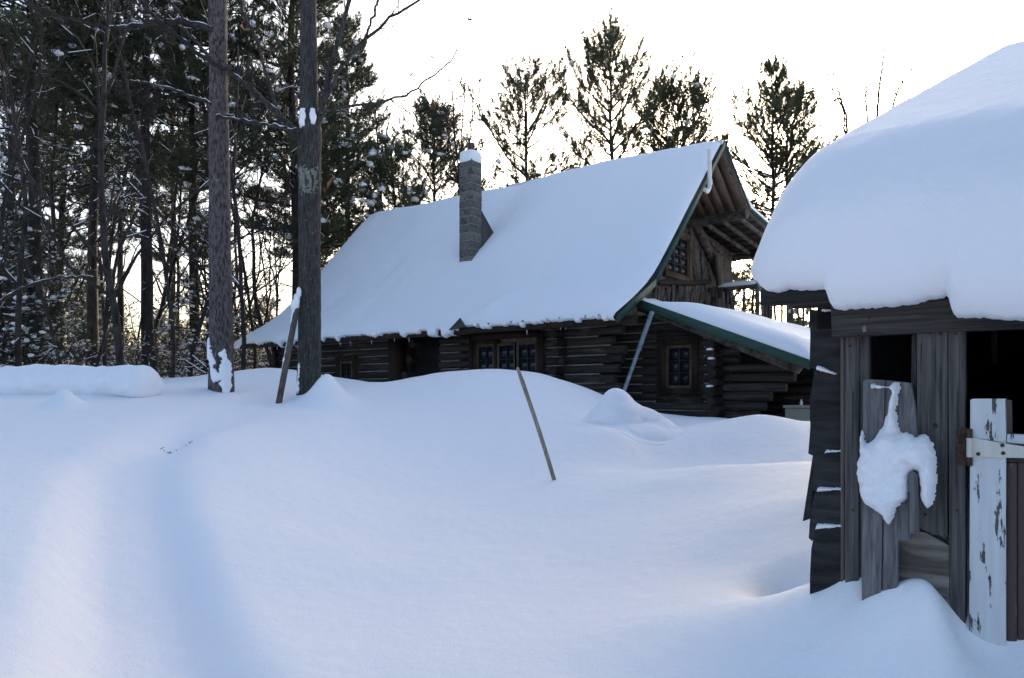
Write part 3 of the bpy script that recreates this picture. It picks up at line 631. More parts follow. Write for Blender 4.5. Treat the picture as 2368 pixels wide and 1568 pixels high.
def lean_snow():
    us = np.linspace(-7.45, -3.97, 90); vs = np.concatenate([np.linspace(13.40, 14.6, 40), np.linspace(14.7, 22.4, 60)])
    UU, VV = np.meshgrid(us, vs, indexing='ij')
    e = np.clip((VV - 13.40) / .75, 0, 1); e = np.sqrt(1 - (1 - e) ** 2); a = np.clip((UU + 7.3) / 1.3, 0, 1); a = a * a * (3 - 2 * a); r_ = np.clip((-3.97 - UU) / .4, 0, 1); r_ = np.sqrt(1 - (1 - r_) ** 2)
    T = .035 + (.30 + .05 * fbm(UU * .7, VV * .5, 0, 8, 2)) * e * (.12 + .88 * a) * (.25 + .75 * r_) + .05 * np.clip(UU + 7.0, 0, 1) * (1 - e) * r_
    T = T - .05 * np.clip(-(UU + 7.1) * 3, 0, 1) * np.clip(vnoise(VV * 5.9, VV * 0, 0, 3) + .2, 0, 1)
    Z = lz(UU) + T; V = np.stack([UU, VV, Z], -1)
    low = np.stack([us, np.full_like(us, 13.41), lz(us) + .01], -1)[:, None]
    V = np.concatenate([low, V], 1); lowr = V[-1:].copy(); lowr[..., 2] = lz(-3.97) + .0; V = np.concatenate([V, lowr], 0)
    n, m = V.shape[:2]; return [(V.reshape(-1, 3), grid_faces(n, m))]
cab.add('lean_to_snow', lean_snow(), M['snow'], lroof, True)
# light blocking core so that windows look into a dark house
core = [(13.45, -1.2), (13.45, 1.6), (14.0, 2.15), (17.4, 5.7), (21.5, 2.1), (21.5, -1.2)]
cab.add('light_block_core', prism([(-18.3, v, z) for v, z in core], [(-8.85, v, z) for v, z in core]), M['dark_inside'])
cab.add('light_block_core', [box(-8.7, -5.7, 14.2, 21.5, -1.2, .95)], M['dark_inside'])

# ================================================================== the shed at the right
SV = 3.80
shed = Frame('shed', -.6, SV, -1.3)
tag(shed.root, 'weathered grey board shed with a huge snow pillow on its roof', 'shed')
def board(name, poly, v, d, mat, bevel=.006, parent=None, wav=0.0):
    f = [(onv(px, py, v - d)[0], v - d, onv(px, py, v - d)[1]) for px, py in poly]
    return shed.add(name, prism1(f, [(u, v, z) for u, _, z in f]), M[mat], parent, False, bevel)
board('header_beam', [(1921, 709), (2200, 690), (2520, 672), (2520, 750), (2368, 757), (1924, 778)], SV, .10, 'grey_beam')
board('wall_plank', [(1943, 770), (1954, 770), (1953, 1700), (1943, 1700)], SV + .03, .04, 'plank_brown')
board('wall_plank', [(1954, 770), (1987, 770), (1985, 1700), (1953, 1700)], SV + .03, .05, 'grey_plank')
board('wall_plank', [(1986, 765), (2009, 764), (2009, 1700), (1985, 1700)], SV + .05, .05, 'grey_plank')
board('wall_plank', [(2120, 760), (2191, 757), (2191, 1240), (2182, 1245), (2172, 1236), (2160, 1238), (2126, 1220), (2121, 1000)], SV, .05, 'grey_plank')
board('wall_plank', [(2108, 760), (2119, 760), (2119, 1010), (2104, 1010)], SV + .04, .03, 'grey_plank')
board('wall_plank', [(2192, 756), (2231, 755), (2233, 1700), (2196, 1700)], SV, .06, 'grey_plank')
board('knot', [(2156, 982), (2160, 978), (2166, 979), (2169, 985), (2166, 991), (2159, 991)], SV - .05, .003, 'black_board', 0)
pa = board('base_board', [(2070, 1236), (2100, 1226), (2140, 1232), (2165, 1246), (2194, 1262), (2197, 1660), (2070, 1660)], SV - .01, .05, 'pale_board')
board('thin_stake', [(2102, 1096), (2112, 1091), (2122, 1098), (2124, 1234), (2105, 1234)], SV - .15, .03, 'panel_plank')
board('knot', [(1993, 758), (1998, 752), (2003, 754), (2003, 766), (1996, 769)], SV - .10, .004, 'pale_board', 0)
for px, py, dv_ in ((1965, 800, .022), (1972, 1180, .022), (1940, 726, .102), (2010, 735, .102), (2150, 770, .052), (2175, 772, .052), (2210, 772, .062), (2214, 1180, .062), (2140, 1190, .052), (2300, 712, .102), (2120, 716, .102)):
    u, z = onv(px, py, SV - dv_); shed.add('nail', [(SPH[0] * np.array((.006, .004, .006)) + np.array((u, SV - dv_, z)), SPH[1])], M['rust'], None, True)
for px, y0, y1 in ((2175, 850, 905), (1972, 900, 1040), (2150, 1050, 1180), (2215, 900, 1040), (2130, 790, 860)):
    board('crack', [(px, y0), (px + 1.6, y0 + 8), (px + .6, (y0 + y1) / 2), (px - 1.2, y1), (px - 1.0, (y0 + y1) / 2)], SV - (.062 if px > 2195 else .052 if px > 2100 else .022), .002, 'black_board', 0)
lean = Frame('loose_panel', *[onv(2040, 1300, SV - .12)[0], SV - .12, -.85])
tag(lean.root, 'loose grey panel of boards leaning on the shed, plastered with snow', 'panel')
def lboard(poly, v, d, mat='panel_plank'):
    f = []
    for px, py in poly:
        vv = v - d - .10 * np.clip((py - 880) / 500, 0, 1); u, z = onv(px, py, vv); f.append((u, vv, z))
    return lean.add('plank', prism1(f, [(u, vv + d, z) for u, vv, z in f]), M[mat], None, False, .006)
lboard([(1996, 882), (2003, 877), (2046, 879), (2032, 1640), (1990, 1740)], SV - .04, .035)
lboard([(2047, 879), (2078, 882), (2074, 1640), (2033, 1740)], SV - .04, .035)
lboard([(2079, 882), (2106, 886), (2115, 935), (2121, 1010), (2104, 1250), (2075, 1250)], SV - .035, .03)
def lp(px, py):
    return onv(px, py, SV - .17)
out = [(2058, 882), (2072, 884), (2070, 930), (2066, 955), (2072, 985), (2072, 1003), (2100, 1002), (2118, 1010), (2130, 1004), (2150, 1018), (2162, 1060), (2165, 1125), (2156, 1170), (2138, 1180), (2126, 1150), (2122, 1096), (2110, 1086), (2101, 1100), (2102, 1150), (2080, 1166), (2066, 1190), (2056, 1222), (2046, 1200), (2020, 1182), (1995, 1165), (1982, 1130), (1976, 1085), (1984, 1045), (1980, 1010), (1990, 990), (1996, 1030), (2020, 1010), (2040, 975), (2046, 940), (2054, 915), (2050, 900), (2030, 896), (2016, 900), (2004, 898), (2004, 886), (2020, 888), (2044, 894)]
def chaikin(p_, n=2):
    p_ = np.array(p_, float); n = 1
    for _ in range(n): q_ = np.roll(p_, -1, 0); p_ = np.stack([p_ * .75 + q_ * .25, p_ * .25 + q_ * .75], 1).reshape(-1, 2)
    return p_
lean.add('stuck_snow', patch(chaikin([lp(*q) for q in out]), .10, .085, .004, lambda a, b, h: (a, SV - .085 - .10 * np.clip((-b * F / 3.45 + HY - 880) / 500, 0, 1) - h, b), .004, 3, 55), M['snow'], None, True)
sm_ = lean.root.children[-1].modifiers.new('soft', 'SMOOTH'); sm_.iterations = 5; sm_.factor = .5
# slab siding seen on the left corner
slabs = [[(1875, 716), (1921, 716), (1946, 730), (1946, 866), (1905, 860), (1871, 850), (1875, 800), (1873, 760)], [(1884, 854), (1946, 866), (1947, 1044), (1915, 1050), (1889, 1058), (1869, 1049), (1874, 990), (1872, 930), (1878, 890)],
         [(1886, 1046), (1946, 1040), (1948, 1130), (1915, 1129), (1880, 1136), (1882, 1100), (1878, 1070)], [(1886, 1132), (1948, 1128), (1949, 1217), (1915, 1214), (1888, 1224), (1878, 1252), (1870, 1244), (1873, 1200), (1878, 1165)], [(1886, 1220), (1949, 1215), (1951, 1700), (1870, 1700), (1873, 1330), (1876, 1270)]]
ks = np.random.default_rng(4)
for i, s in enumerate(slabs):
    v = SV + .06; d = .03 + .008 * i; f = [(onv(px, py, v - d)[0], v - d, onv(px, py, v - d)[1]) for px, py in s]
    shed.add('siding_slab', prism1(f, [(u - .05, v + 7.2, z) for u, _, z in f]), M['black_board'], None, False, .008)
f = [(1880, 1050), (1890, 1056), (1872, 1200), (1856, 1206), (1866, 1150)]
board('broken_slab', f, SV + .06, .035, 'black_board')
for (x0, y0, x1, y1, hh) in ((1885, 852, 1932, 864, 9), (1904, 1046, 1944, 1042, 5), (1885, 1136, 1946, 1130, 8), (1884, 1222, 1947, 1216, 10), (1896, 716, 1922, 716, 4)):
    poly = [onv(x0, y0 + 3, SV - .01), onv(x1, y1 + 3, SV - .01), onv(x1, y1 - 1, SV - .01), onv((x0 + x1) / 2, (y0 + y1) / 2 - hh * .6, SV - .01), onv(x0 + 4, y0 - hh, SV - .01)]
    shed.add('ledge_snow', patch(poly, .02, .012, .003, lambda a, b, h: (a, SV + .005 - h, b), .002, 5, 60), M['snow'], None, True)
# eave board, roof and dark interior
board('eave_board', [(1831, 662), (1880, 648), (1960, 640), (2300, 620), (2300, 690), (1960, 707), (1831, 713)], SV + .02, .04, 'grey_beam')
def sz(v): return .50 + .418 * (v - 3.6)
ro = [(-1.30, 3.62), (4.0, 3.62), (4.0, 12.0), (-1.30, 12.0)]
sroof = shed.add('roof', prism1([(u, v, sz(v) - .0) for u, v in ro], [(u, v, sz(v) - .07) for u, v in ro]), M['black_board'])
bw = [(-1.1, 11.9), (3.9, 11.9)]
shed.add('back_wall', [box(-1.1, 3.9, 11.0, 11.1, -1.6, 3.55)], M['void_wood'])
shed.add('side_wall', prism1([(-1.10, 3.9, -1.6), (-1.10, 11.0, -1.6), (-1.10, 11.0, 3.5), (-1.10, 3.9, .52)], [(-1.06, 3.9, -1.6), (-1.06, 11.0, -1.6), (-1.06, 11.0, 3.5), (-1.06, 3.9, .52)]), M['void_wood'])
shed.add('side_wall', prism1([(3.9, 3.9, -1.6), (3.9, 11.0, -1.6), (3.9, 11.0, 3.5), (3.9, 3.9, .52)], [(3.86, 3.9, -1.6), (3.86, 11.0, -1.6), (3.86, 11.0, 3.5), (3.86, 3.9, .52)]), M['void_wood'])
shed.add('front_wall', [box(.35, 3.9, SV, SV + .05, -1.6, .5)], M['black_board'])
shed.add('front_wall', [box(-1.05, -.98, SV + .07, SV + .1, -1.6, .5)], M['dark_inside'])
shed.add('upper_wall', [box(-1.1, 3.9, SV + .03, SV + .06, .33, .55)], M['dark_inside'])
def shed_snow():
    # rounded slab in (a = u, b = along slope, c = up); rows run front underside -> face -> top -> back
    th_ = .60; us = np.concatenate([np.linspace(0, 1, 260) ** 1.3 * 1.5 - 1.36, np.linspace(.14, 3.9, 90)[1:]])
    # profile of (v offset, c) at full thickness
    ph = np.linspace(0, 1, 60); prof = []
    prof += [(.16, -.02), (.06, -.04), (.0, -.02)]
    for t in np.linspace(.05, 1, 34):
        a = t * math.pi / 2; prof.append((-.03 + .52 * (1 - math.cos(a)) ** 1.15 - .05 * math.sin(2 * a), .60 * math.sin(a) ** .95))
    for t in np.linspace(0, 1, 80)[1:]: prof.append((.49 + 8.0 * t, .60 - .0 * t))
    prof.append((8.6, .3)); prof.append((8.6, 0))
    prof = np.array(prof)
    UU, VV = np.meshgrid(us, 3.52 + prof[:, 0], indexing='ij'); Cc = np.broadcast_to(prof[:, 1], UU.shape).copy()
    el = np.clip((UU + 1.36) / .34, 0, 1); es = np.sqrt(np.clip(1 - (1 - el) ** 2.0, 0, 1))
    er = np.clip((3.9 - UU) / .4, 0, 1); er = np.sqrt(1 - (1 - er) ** 2)
    front = np.clip((.62 - el) / .62, 0, 1)
    VV = VV + .20 * (1 - es) * (prof[:, 0] < .55)
    T = np.where(Cc > 0, Cc * (.0 + 1.0 * es) * (.2 + .8 * er), Cc)
    T = T * (1 + .03 * fbm(UU * .8, VV * .5, 0, 17, 2) * np.exp(-np.clip(VV - 4.2, 0, 9))) + .006 * fbm(UU * 9, VV * 9, Cc * 9, 18, 2) * (Cc > .02)
    base = sz(np.clip(VV, 3.6, 99)) + .01
    # the lower lip hangs unevenly
    px = np.interp(us, *zip(*[(onv(x, y, 3.56)[0], onv(x, y, 3.56)[1]) for x, y in ((1740, 640), (1766, 662), (1800, 656), (1850, 648), (1910, 645), (1916, 660), (1926, 690), (1990, 692), (2060, 686), (2110, 676), (2150, 666), (2190, 660), (2198, 668), (2204, 700), (2215, 714), (2290, 716), (2368, 722), (2500, 722))]))
    lip = px + .010 * fbm(us * 5, us * 0, 0, 61, 2) + .008 * fbm(us * 13, us * .7, 0, 62, 4) + .003 * vnoise(us * 85, us * 0, 0, 63)
    k = np.clip(1 - T / .20, 0, 1) ** 1.3 * (prof[:, 0] < .6)
    Z = base + T; Z = Z + k * (lip[:, None] - (sz(3.6) + .01))
    fr = (prof[:, 0] < .6)
    VV = VV - fr * (.05 * np.clip((UU + .62) * 4, 0, 1) * np.exp(-(T / .22) ** 2)) + fr * (.010 * fbm(UU * 4, Z * 4, 0, 65, 3)) * (prof[:, 1] > -.01)
    V = np.stack([UU, VV, Z], -1); n, m = V.shape[:2]
    left = V[:1].copy(); left[..., 2] = np.minimum(left[..., 2], (base[:1] - .06)); left[..., 0] += .06
    V = np.concatenate([left, V], 0); n += 1
    return [(V.reshape(-1, 3), grid_faces(n, m))]
shed.add('roof_snow', shed_snow(), M['snow'], sroof, True)
# door
door = board('door', [(2244, 925), (2250, 922), (2324, 922), (2326, 1000), (2326, 1640), (2240, 1740)], SV - .02, .05, 'white_peel', .008); door['label'] = 'door stile with peeling white paint'
board('door_rail', [(2327, 1003), (2520, 1012), (2520, 1040), (2327, 1025)], SV - .02, .045, 'white_peel', .005, door)
board('door_rail', [(2327, 1026), (2520, 1041), (2520, 1078), (2327, 1068)], SV - .012, .035, 'grey_beam', .005, door)
board('door_panel', [(2327, 1070), (2352, 1070), (2352, 1640), (2327, 1740)], SV - .015, .035, 'red_peel', .004, door)
board('door_panel', [(2353, 1070), (2400, 1070), (2400, 1640), (2353, 1740)], SV - .01, .035, 'red_peel', .004, door)
board('door_panel', [(2401, 1070), (2500, 1070), (2500, 1640), (2401, 1740)], SV - .012, .035, 'red_peel', .004, door)
board('door_post', [(2326, 924), (2339, 925), (2340, 1002), (2327, 1002)], SV + .01, .04, 'plank_brown', .004, door)
hinge = board('hinge', [(2211, 990), (2237, 989), (2237, 1076), (2211, 1076)], SV - .06, .006, 'rust', .001, door)
board('strap', [(2247, 1011), (2300, 1022), (2420, 1041), (2420, 1060), (2248, 1057)], SV - .071, .008, 'hinge_white', .001, hinge)
for y0, y1, mt in ((992, 1012, 'rust'), (1013, 1057, 'hinge_white'), (1058, 1077, 'rust')):
    a = onv(2242, y0, SV - .085); b = onv(2242, y1, SV - .085)
    shed.add('knuckle', tube([(a[0], SV - .085, a[1]), (b[0], SV - .085, b[1])], .0115, 12), M[mt], hinge, True)
for px, py in ((2219, 1001), (2219, 1024), (2219, 1046), (2219, 1066), (2262, 1050), (2320, 1048), (2318, 1030)):
    u, z = onv(px, py, SV - .08)
    shed.add('rivet', [(SPH[0] * np.array((.008, .005, .008)) + np.array((u, SV - .067 - (.014 if px > 2240 else 0), z)), SPH[1])], M['rust'], hinge, True)

# ================================================================== snow covered things in the yard
def softlump(name, loc, ell, voxel, smooth, label, cat, mat='snow'):
    me = mesh_np(name, lump(ell), True); o = link(name, me, M[mat], None, loc)
    m = o.modifiers.new('remesh', 'REMESH'); m.mode = 'VOXEL'; m.voxel_size = voxel; m.use_smooth_shade = True
    s = o.modifiers.new('smooth', 'SMOOTH'); s.iterations = smooth; s.factor = .6
    tx = bpy.data.textures.new(name, 'CLOUDS'); tx.noise_scale = .45; dm = o.modifiers.new('swell', 'DISPLACE'); dm.texture = tx; dm.strength = .14; dm.mid_level = .5
    return tag(o, label, cat)
p = P(1430, 990, 11.0)
def stump_mesh():
    r_ = np.linspace(0, 1.0, 70); t = np.linspace(0, 2 * np.pi, 120, endpoint=False); RR_, TT = np.meshgrid(r_, t, indexing='ij'); X, Y = RR_ * np.cos(TT), RR_ * np.sin(TT)
    g0 = ground(X + p[0], Y + p[1]) + EYE - p[2]; acc = np.exp(g0 * 11)
    for cx_, cy_, Rx, H, e in ((-.03, .06, .28, .56, .5), (-.05, .0, .40, .38, .5), (.02, -.12, .32, .30, .6), (.30, .06, .34, .27, .65), (-.05, .06, .44, .24, .6), (.14, .0, .75, .14, 1.2), (.45, .1, .45, .17, 1.2)):
        q = np.clip(1 - ((X - cx_) ** 2 + (Y - cy_) ** 2) / Rx ** 2, 0, 1) ** e; acc = acc + np.where(q > 0, np.exp(H * q * 11) - 1, 0)
    Z = np.log(acc) / 11 + .012 * fbm(X * 4, Y * 4, 0, 12, 3); Z = np.where(RR_ > .9, g0 - (RR_ - .9) * .6, Z)
    return [(np.stack([X, Y, Z], -1).reshape(-1, 3), grid_faces(70, 120, True))]
tag(link('snow_covered_stump', mesh_np('snow_covered_stump', stump_mesh(), True), M['snow'], None, p), 'stump buried under a domed cap of snow in front of the lean-to', 'stump')
L0, L1 = P(352, 900, 11.0), P(-420, 900, 10.6)
cen = np.array(P(0, 920, 10.8)); pile = Vector(cen)
ell = []
for i in range(30):
    t = i / 29; px = 330 - t * 900; d = 11.05 - .1 * t; q = np.array(P(px, 885, d)) - cen
    h = .26 + .05 * math.sin(t * 9) * (t > .1); ell.append(((q[0], q[1], q[2] - .03 + .012 * math.sin(i * 1.3)), (.22, .42, h - .05 * math.exp(-((t - .17) / .06) ** 2))))
softlump('snow_covered_pile', pile, ell, .03, 10, 'long low pile buried under a thick rounded roll of snow', 'pile')
# shovel handle
a, b = np.array(P(1284, 1118, 8.4)), np.array(P(1196, 850, 8.15)); base = a.copy(); t = np.linspace(-.25, 1, 12)[:, None]
pts = (b - a) * t; pts[:, 0] += .012 * np.sin(t[:, 0] * 3.0)
rd = np.full(12, .0225); rd[-1] = .014; rd[-2] = .0235
tag(link('shovel_handle', mesh_np('shovel_handle', tube(pts, rd, 12, True, .04, 5), True), M['handle'], None, base), 'bare wooden handle sticking up at a slant from the open snow', 'handle')
# metal pole by the lean-to
a, b = np.array(P(1443, 905, 13.6)), np.array(P(1508, 722, 14.35)); t = np.linspace(-.2, 1, 8)[:, None]
pole = empty('metal_pole', a); tag(pole, 'shiny metal pole leaning against the lean-to eave', 'pole')
mid = (b - a) * .56
link('lower_tube', mesh_np('lower_tube', tube([(b - a) * -.2, (b - a) * .2, mid], .036, 12), True), M['steel'], pole)
link('upper_tube', mesh_np('upper_tube', tube([(b - a) * .5, (b - a) * .8, b - a], .045, 12), True), M['steel'], pole)
# storage box near the lean-to
bx = Frame('storage_box', -4.2, 13.7, -.9); tag(bx.root, 'beige plastic storage box against the shaded lean-to wall', 'box')
u0b, zt = onv(1815, 937, 13.6)
bx.add('body', [box(u0b, u0b + 1.0, 13.6, 14.2, -.95, zt - .05)], M['beige'], None, False, .015)
bx.add('lid', [box(u0b - .025, u0b + 1.025, 13.57, 14.22, zt - .05, zt)], M['beige'], None, False, .01)
uu, zz = onv(1853, 930, 13.8)
tag(link('bottle', mesh_np('bottle', tube([(0, 0, 0), (0, 0, .06), (0, 0, .07), (0, 0, .1)], [.025, .025, .012, .012], 10), True), M['pvc'], None, C(uu, 13.8, zt)), 'small white bottle standing on the beige box', 'bottle')
# plank leaning on the leafless tree
a, b = np.array(P(646, 925, 11.9)), np.array(P(686, 713, 12.35)); d = b - a
pr = empty('leaning_plank', a); tag(pr, 'weathered brown plank leaning on the leafless tree beside the cabin', 'plank')
sx = np.array((.034, -.01, 0)); sy = np.array((.01, .03, 0))
q0, q1 = -d * .2, d
link('board', mesh_np('board', [(np.array([q0 - sx - sy, q0 + sx - sy, q0 + sx + sy, q0 - sx + sy, q1 - sx - sy, q1 + sx - sy, q1 + sx + sy, q1 - sx + sy]), QB)]), M['plank_brown'], pr)
tt = np.linspace(.05, 1.0, 24)[:, None]
pts = d * tt + np.array((-.040, 0, .012)); rd = .010 + .014 * np.abs(vnoise(tt[:, 0] * 14, 0, 0, 3)); rd[0] = .004; rd[-2:] = .03
link('snow', mesh_np('snow', tube(pts, rd, 8, True, .2, 9, 12), True), M['tree_snow'], pr)
link('snow', mesh_np('snow', blobs([d + np.array((-.03, 0, .05)), d + np.array((.0, 0, .14)), d + np.array((.03, .02, .25))], [(.07, .06, .09), (.05, .05, .10), (.04, .04, .09)], np.random.default_rng(2), _sph(14, 9), .08), True), M['tree_snow'], pr)

# ================================================================== trees
def gnd(px, d):
    x = (px - CX) / F * d; return (x, d, gz(x, d))
class Skel:
    def __init__(s): s.p0, s.p1, s.r0, s.r1 = [], [], [], []
    def line(s, pts, rad):
        for i in range(len(pts) - 1):
            s.p0.append(pts[i]); s.p1.append(pts[i + 1]); s.r0.append(rad[i]); s.r1.append(rad[i + 1])
    def arr(s): return np.array(s.p0), np.array(s.p1), np.array(s.r0), np.array(s.r1)
def tufts_mesh(pos, dr, sc, rng, nn=18, nl=.125, wd=.0082):
    pos = np.asarray(pos); dr = np.asarray(dr); sc = np.asarray(sc); n = len(pos)
    dr = dr / (np.linalg.norm(dr, axis=1)[:, None] + 1e-9)
    ref = np.where((abs(dr[:, 2]) > .9)[:, None], np.array((1.0, 0, 0)), np.array((0, 0, 1.0)))
    a = np.cross(dr, ref); a /= np.linalg.norm(a, axis=1)[:, None]; b = np.cross(a, dr)
    t = rng.uniform(0, 1, (n, nn)); ph = rng.uniform(0, 6.283, (n, nn)); an = rng.uniform(.3, .95, (n, nn)) * (1.1 - .5 * t)
    nd = dr[:, None] * np.cos(an)[..., None] + (a[:, None] * np.cos(ph)[..., None] + b[:, None] * np.sin(ph)[..., None]) * np.sin(an)[..., None]
    base = pos[:, None] + dr[:, None] * (t * .30 * sc[:, None])[..., None]
    L = nl * sc[:, None] * rng.uniform(.75, 1.2, (n, nn)); W = wd * sc[:, None] * rng.uniform(.7, 1.3, (n, nn))
    side = np.cross(nd, rng.normal(0, 1, (n, nn, 3))); side /= np.linalg.norm(side, axis=-1)[..., None] + 1e-9
    mid = base + nd * (L * .45)[..., None]
    v = np.stack([base, mid + side * W[..., None], base + nd * L[..., None], mid - side * W[..., None]], 2).reshape(-1, 3)
    q = (np.arange(n * nn) * 4)[:, None] + np.arange(4)
    return [(v, q)]
def trunk_pts(H, r, rng, wob=.03, n=16):
    z = np.linspace(-.6, H, n); x = np.cumsum(rng.normal(0, wob, n)); y = np.cumsum(rng.normal(0, wob, n)); x -= x[1]; y -= y[1]
    pts = np.stack([x, y, z], -1); f = np.clip(z / H, 0, 1); rad = r * (1 - .80 * f ** .9) * (1 + .35 * np.exp(-np.clip(z, 0, 9) / .35)); return pts, rad
def gen_pine(name, seed, H, cb, Rm, r, dz=.42, nb=(4, 6), up=(5, 55), tl=1.0, sub=6, snow=.12, prof=None, wob=.03, dead=12, nn=18, bark='bark_dark', strip=.25, sweep=12, twin=False):
    rg = np.random.default_rng(seed); pts, rad = trunk_pts(H, r, rg, wob); sk = Skel(); tp, td, ts = [], [], []
    def at(z): return np.array([np.interp(z, pts[:, 2], pts[:, i]) for i in range(3)])
    prof = prof or (lambda q: min(1.0, ((1 - q) * (H - cb) / 4.2) ** .62))
    def branch(o, az, el, L, r0, foliage=True):
        n = 6; e = el; p = o.copy(); ps = [p.copy()]; dirs = []
        for i in range(n):
            e2 = e + R(sweep) * (i / n) ** 1.5; az2 = az + rg.normal(0, .07); dv = np.array((math.cos(az2) * math.cos(e2), math.sin(az2) * math.cos(e2), math.sin(e2) + rg.normal(0, .10)))
            p = p + dv * L / n; ps.append(p.copy()); dirs.append(dv)
        sk.line(ps, np.linspace(r0, .006, n + 1))
        if not foliage:
            for i in range(2, n):
                if rg.random() < .7:
                    dv = dirs[i] + rg.normal(0, .6, 3); sk.line([ps[i], ps[i] + dv * L * .16, ps[i] + dv * L * .3 + rg.normal(0, .05, 3)], [.006, .005, .003])
            return
        tp.append(ps[-1] - dirs[-1] * .05); td.append(dirs[-1] + np.array((0, 0, .35))); ts.append(tl * rg.uniform(.9, 1.2))
        ns = max(2, int(sub * (L / 1.2) ** .6))
        for s_ in range(ns):
            t = .28 + .72 * (s_ + rg.random()) / ns; i = min(n - 1, int(t * n)); q = ps[i] + (ps[i + 1] - ps[i]) * (t * n - i) if i < n else ps[-1]
            dv = dirs[i]; sd = np.cross(dv, (0, 0, 1.0)); sd /= np.linalg.norm(sd) + 1e-9
            a = rg.uniform(.5, 1.0) * (1 if s_ % 2 else -1); d2 = dv * math.cos(a) + sd * math.sin(a) + np.array((0, 0, rg.uniform(.0, .5)))
            l2 = (.18 + .30 * L * (1.1 - t)) * rg.uniform(.6, 1.2); e_ = q + d2 * l2
            sk.line([q, q + d2 * l2 * .5, e_], [.008, .006, .004])
            tp.append(e_ - d2 * .04); td.append(d2 + np.array((0, 0, .55))); ts.append(tl * rg.uniform(.75, 1.1))
            if l2 > .22:
                tp.append(q + d2 * l2 * .45); td.append(d2 + rg.normal(0, .45, 3) + np.array((0, 0, .3))); ts.append(tl * rg.uniform(.7, 1.0))
            if l2 > .42:
                for _ in range(2): tp.append(q + d2 * l2 * rg.uniform(.5, .9)); td.append(d2 + rg.normal(0, .6, 3) + np.array((0, 0, .3))); ts.append(tl * rg.uniform(.7, 1.0))
    z = cb
    while z < H - .25:
        q = (z - cb) / (H - cb)
        for _ in range(rg.integers(nb[0], nb[1] + 1)):
            L = Rm * prof(q) * rg.uniform(.4, 1.2) + .12; el = R(up[0] + (up[1] - up[0]) * q + rg.normal(0, 7))
            branch(at(z + rg.uniform(-.12, .12)), rg.uniform(0, 6.283), el, L, .008 + .013 * L)
        z += dz * rg.uniform(.75, 1.25) * (1 - .35 * q)
    for _ in range(4): tp.append(at(H) - np.array((0, 0, rg.uniform(0, .35)))); td.append(np.array((rg.normal(0, .35), rg.normal(0, .35), 1.0))); ts.append(tl)
    for _ in range(dead):
        branch(at(rg.uniform(cb * .25, cb * 1.02)), rg.uniform(0, 6.283), R(rg.uniform(-12, 22)), Rm * rg.uniform(.3, .75), .014, False)
    root = empty(name, (0, 0, 0))
    link('trunk', mesh_np('trunk', tube(pts, rad, 12, True, .06, seed, 2.0), True), M[bark], root)
    p0, p1, r0, r1 = sk.arr()
    link('branches', mesh_np('branches', segs_mesh(p0, p1, r0, r1, 4)), M['bark_dark'], root)
    tp, td, ts = np.array(tp), np.array(td), np.array(ts)
    link('crown', mesh_np('crown', tufts_mesh(tp, td, ts, rg, nn)), M['needles'], root)
    if snow > 0:
        m_ = rg.random(len(tp)) < snow; d_ = td / np.linalg.norm(td, axis=1)[:, None]
        pos = tp[m_] + d_[m_] * .14 * tl + np.array((0, 0, .025 * tl)); sz_ = np.stack([rg.uniform(.06, .13, m_.sum()), rg.uniform(.05, .10, m_.sum()), rg.uniform(.03, .065, m_.sum())], -1) * tl
        hor = (np.abs((p1 - p0)[:, 2]) < .55 * np.linalg.norm(p1 - p0, axis=1)) & (rg.random(len(p0)) < strip)
        parts = blobs(pos, sz_, rg) if m_.any() else []
        if hor.any(): parts = parts + segs_mesh(p0[hor], p1[hor], r0[hor] * .7 + .004, r1[hor] * .7 + .004, 4, 1.2)
        if parts: link('snow', mesh_np('snow', parts, True), M['tree_snow'], root)
    return root
def grow(sk, rg, p, dv, L, r, lev, nsub, trop=.05, wig=.16, ang=(.5, 1.0), first=.25):
    n = max(3, int(4 + L * 1.2)) if lev < 2 else 4
    ps, ds = [p.copy()], []
    for i in range(n):
        dv = dv + rg.normal(0, wig, 3) * (.8 if lev == 0 else 1.7) + np.array((0, 0, trop)); dv = dv / np.linalg.norm(dv); p = p + dv * L / n; ps.append(p.copy()); ds.append(dv.copy())
    rad = np.linspace(r, max(.003, r * .3), n + 1); sk.line(ps, rad)
    if lev >= len(nsub): return
    for _ in range(nsub[lev]):
        t = first + (1 - first) * rg.random() ** .8; i = min(n - 1, int(t * n)); a = rg.uniform(*ang); ph = rg.uniform(0, 6.283)
        d0 = ds[i]; x = np.cross(d0, rg.normal(0, 1, 3)); x /= np.linalg.norm(x) + 1e-9
        d2 = d0 * math.cos(a) + x * math.sin(a)
        grow(sk, rg, ps[i] + (ps[i + 1] - ps[i]) * (t * n - i), d2, L * rg.uniform(.28, .55) * (1.1 - .5 * t), max(.004, rad[i] * .5), lev + 1, nsub, trop, wig, ang, .2)
